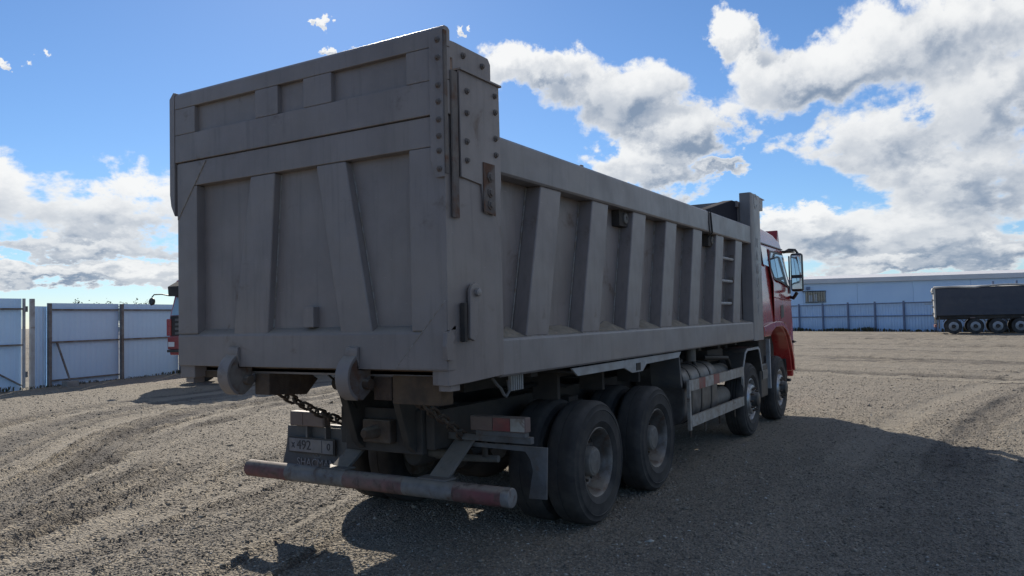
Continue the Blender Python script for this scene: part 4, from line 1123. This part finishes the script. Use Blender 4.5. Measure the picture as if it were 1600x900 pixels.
MB().prism([(-.45, 5.505), (13, 6.4), (26.5, 5.505)], 'x', -.4, 108.4).build('roof', 'fascia', wh)
def wall_pt(px_):
    return px_
wx = 30 + .25
wc = MB().box(wx, wx + 2.2, -.03, .0, 2.82, 3.95).build('window', 'glass_dark', wh)
MB().box(wx + .35, wx + .75, -.05, -.031, 2.85, 3.6).build('window_pane', 'pane_pale', wh); MB().box(wx + 1.0, wx + 1.25, -.05, -.031, 2.85, 3.7).build('window_pane', 'pane_pale', wh)
for k in range(9): MB().box(wx - .05 + k * .28, wx - .01 + k * .28, -.35, -.31, 2.75, 4.05).build('window_bar', 'chassis', wh)
MB().box(wx - .35, wx + 2.25, -.36, -.001, 4.02, 4.10).build('window_hood', 'chassis', wh); MB().box(wx - .05, wx + 2.25, -.36, -.001, 2.72, 2.78).build('window_ledge', 'chassis', wh)
MB().box(wx + .1, wx + .5, -.4, -.001, 4.25, 4.6).build('wall_box', 'post_far', wh)

tr_a = R(4)
TL = empty('tipper_trailer', (1.52, 55.4, 0), tr_a); tag(TL, 'long dark tarpaulin covered semi trailer parked by the warehouse fence', 'trailer')
MB().prism([(0, 1.22), (0, 3.0), (.06, 3.06), (2.44, 3.06), (2.5, 3.0), (2.5, 1.22)], 'x', .12, 13.2).build('tarpaulin', 'tarp', TL, .03)
te = MB(); pts = [(x, .0, 3.09 + .035 * math.sin(x * 1.9) + (.05 if int(x / 2.6) % 2 else 0)) for x in np.linspace(.05, 13.2, 40)]
te.tube(pts, .06, 8).build('tarpaulin_roll', 'tarp_edge', TL, smooth=True)
MB().prism([(0, 3.07), (1.25, 3.22), (2.5, 3.07)], 'x', .05, 13.2).build('cover', 'tarp_edge', TL)
MB().prism([(0.02, 1.1), (0.0, 2.7), (-.12, 2.9), (-.05, 3.12), (.11, 3.12), (.11, 1.1)], 'y', -.02, 2.5).build('tail_door', 'tarp_edge', TL, .02)
for zz in (1.3, 1.75, 2.2, 2.65): MB().box(-.14, -.01, -.05, .12, zz, zz + .12).build('door_latch', 'fender_grey', TL, .01)
MB().box(-.55, -.06, .1, .16, 2.0, 2.04).build('door_rod', 'fender_grey', TL)
MB().box(.05, 13.2, .15, 2.35, .95, 1.215).build('trailer_frame', 'chassis', TL, .01)
MB().box(.0, .12, .0, 2.5, .45, .62).build('underrun_bar', 'lamp_red', TL); MB().box(.0, .14, .05, .35, .72, .95).build('tail_lamp', 'stripe_white', TL)
MB().box(.1, .16, .4, .46, .6, 1.0).build('bar_stay', 'chassis', TL); MB().box(.25, .30, .05, .7, .35, 1.15).build('mud_flap', 'flap_rubber', TL)
trim_ = MB().lathe([(-.02, .30), (-.01, .33), (.0, .30), (.03, .20), (.06, .14), (.02, .11), (.02, 0)], 24, axis='y')
trim_.v = [(x, -y, z) for x, y, z in trim_.v]
tyre2 = MB().lathe([(.30, .29), (.30, .44), (.27, .50), (.03, .50), (0, .44), (0, .29), (.08, .25), (.08, 0)], 28, axis='y').mesh('tyre', 'rubber', True)
rim2 = trim_.mesh('rim', 'trailer_wheel', True)
hubm = MB().lathe([(0, .13), (-.09, .11), (-.09, 0)], 14, axis='y').mesh('hub', 'chassis', True)
for k in range(4):
    for side in (0, 1):
        w_ = empty('wheel', (1.10 + k * 1.25, 0 if side == 0 else 2.5, .50), 0 if side == 0 else math.pi, TL)
        link('tyre', tyre2, w_); link('rim', rim2, w_); link('hub', hubm, w_)
for k in range(4): MB().prism([(.49 + k * 1.25, .80), (.67 + k * 1.25, 1.06), (1.53 + k * 1.25, 1.06), (1.70 + k * 1.25, .80), (1.67 + k * 1.25, .80), (1.51 + k * 1.25, 1.03), (.69 + k * 1.25, 1.03), (.52 + k * 1.25, .80)], 'y', .02, .5).build('wheel_guard', 'chassis', TL)
MB().box(2.05, 2.35, -.01, .02, 1.02, 1.10).build('side_marker', 'lamp_amber', TL); MB().box(4.9, 5.2, -.01, .02, 1.02, 1.10).build('side_marker', 'lamp_amber', TL)
for xx in (3.4, 4.7): MB().box(xx, xx + .12, .3, .42, 3.06, 3.42).build('bow_post', 'post_far', TL)
for zz in (1.55, 1.95, 2.4): MB().box(.14, 13.15, -.012, .002, zz, zz + .025).build('tarpaulin_seam', 'tarp', TL)
for s in (.4, 2.0): MB().box(9.6, 9.75, s, s + .15, 0, 1.0).build('landing_leg', 'chassis', TL)

# ------------------------------------------------------------------ weeds and far trees
def weeds(name, label, a, d, length, nrm_, n, hmax, spread):
    b = MB()
    for i in range(n):
        t = random.random() * length; c = a + d * t + nrm_ * random.uniform(-spread, .0)
        h = hmax * random.uniform(.25, 1.0) * (.4 + .6 * abs(math.sin(t * .9) * math.sin(t * .37 + 1)))
        for k in range(4):
            an = random.uniform(0, 6.28); lean = random.uniform(.1, .5) * h; wv = Vector((-math.sin(an), math.cos(an), 0)) * h * random.uniform(.06, .14)
            tip = c + Vector((math.cos(an) * lean, math.sin(an) * lean, h)); mid_ = c + Vector((math.cos(an) * lean * .4, math.sin(an) * lean * .4, h * .55))
            b.add([c - wv * .5, c + wv * .5, mid_ + wv, mid_ - wv, tip], [(0, 1, 2, 3), (3, 2, 4)])
    tag(b.build(name, 'weed'), label, 'weeds', kind='stuff')


weeds('weeds', 'dark weeds along the foot of the far fence', F0 - fd_ * 12, fd_, 40, -nrm, 1500, .45, -.9)
weeds('weeds', 'low weeds along the foot of the near left fence', FA - FDIR * 3.5, FDIR, 22, Vector((1, 0, 0)), 900, .16, -.5)


def tree(x, y, h, label):
    t = empty('tree', (x, y, 0)); tag(t, label, 'tree', 'trees far behind the left fence')
    tr = MB().tube([(0, 0, 0), (.05, .03, h * .3), (.0, .08, h * .6), (.06, .0, h * .9)], [h * .035, h * .028, h * .018, h * .006], 8)
    lv = MB()
    for k in range(16):
        an = random.uniform(0, 6.28); z0 = h * random.uniform(.25, .75); L = h * random.uniform(.22, .42)
        e = Vector((math.cos(an) * L * .7, math.sin(an) * L * .7, min(z0 + L * .85, h)))
        tr.tube([(0, 0, z0), (e.x * .5, e.y * .5, z0 + (e.z - z0) * .45), e], [h * .012, h * .008, h * .003], 5)
        for q in range(42):
            p = Vector((0, 0, z0)).lerp(e, random.uniform(.35, 1.08)) + Vector([random.gauss(0, h * .035) for _ in range(3)])
            a = Vector([random.gauss(0, 1) for _ in range(3)]).normalized() * h * .022; c = a.orthogonal().normalized() * h * .013
            lv.add([p - a, p + c, p + a, p - c], [(0, 1, 2, 3)])
    tr.build('trunk', 'bark', t, smooth=True); lv.build('crown', 'leaf', t)


def far_pt(px, depth):      # direction of a tree in the yard's own coordinates
    t = (px - 800) / 1211.7
    return 4.0 + depth * (-.513 + .857 * t), -3.8 + depth * (.857 + .514 * t)


for px, dp_, h, lb in ((122, 62, 3.75, 'tallest twiggy tree top showing above the left fence'), (146, 66, 3.6, 'small tree top right of the tallest one above the fence'),
                       (190, 60, 3.5, 'low tree top above the middle of the left fence'), (212, 64, 3.6, 'small tree top above the fence near the parked truck mirror'),
                       (238, 66, 3.5, 'faint tree top just under the parked truck mirror'), (82, 70, 3.3, 'lowest tree top above the fence next to the gate post')):
    x, y = far_pt(px, dp_); tree(x, y, h, lb)
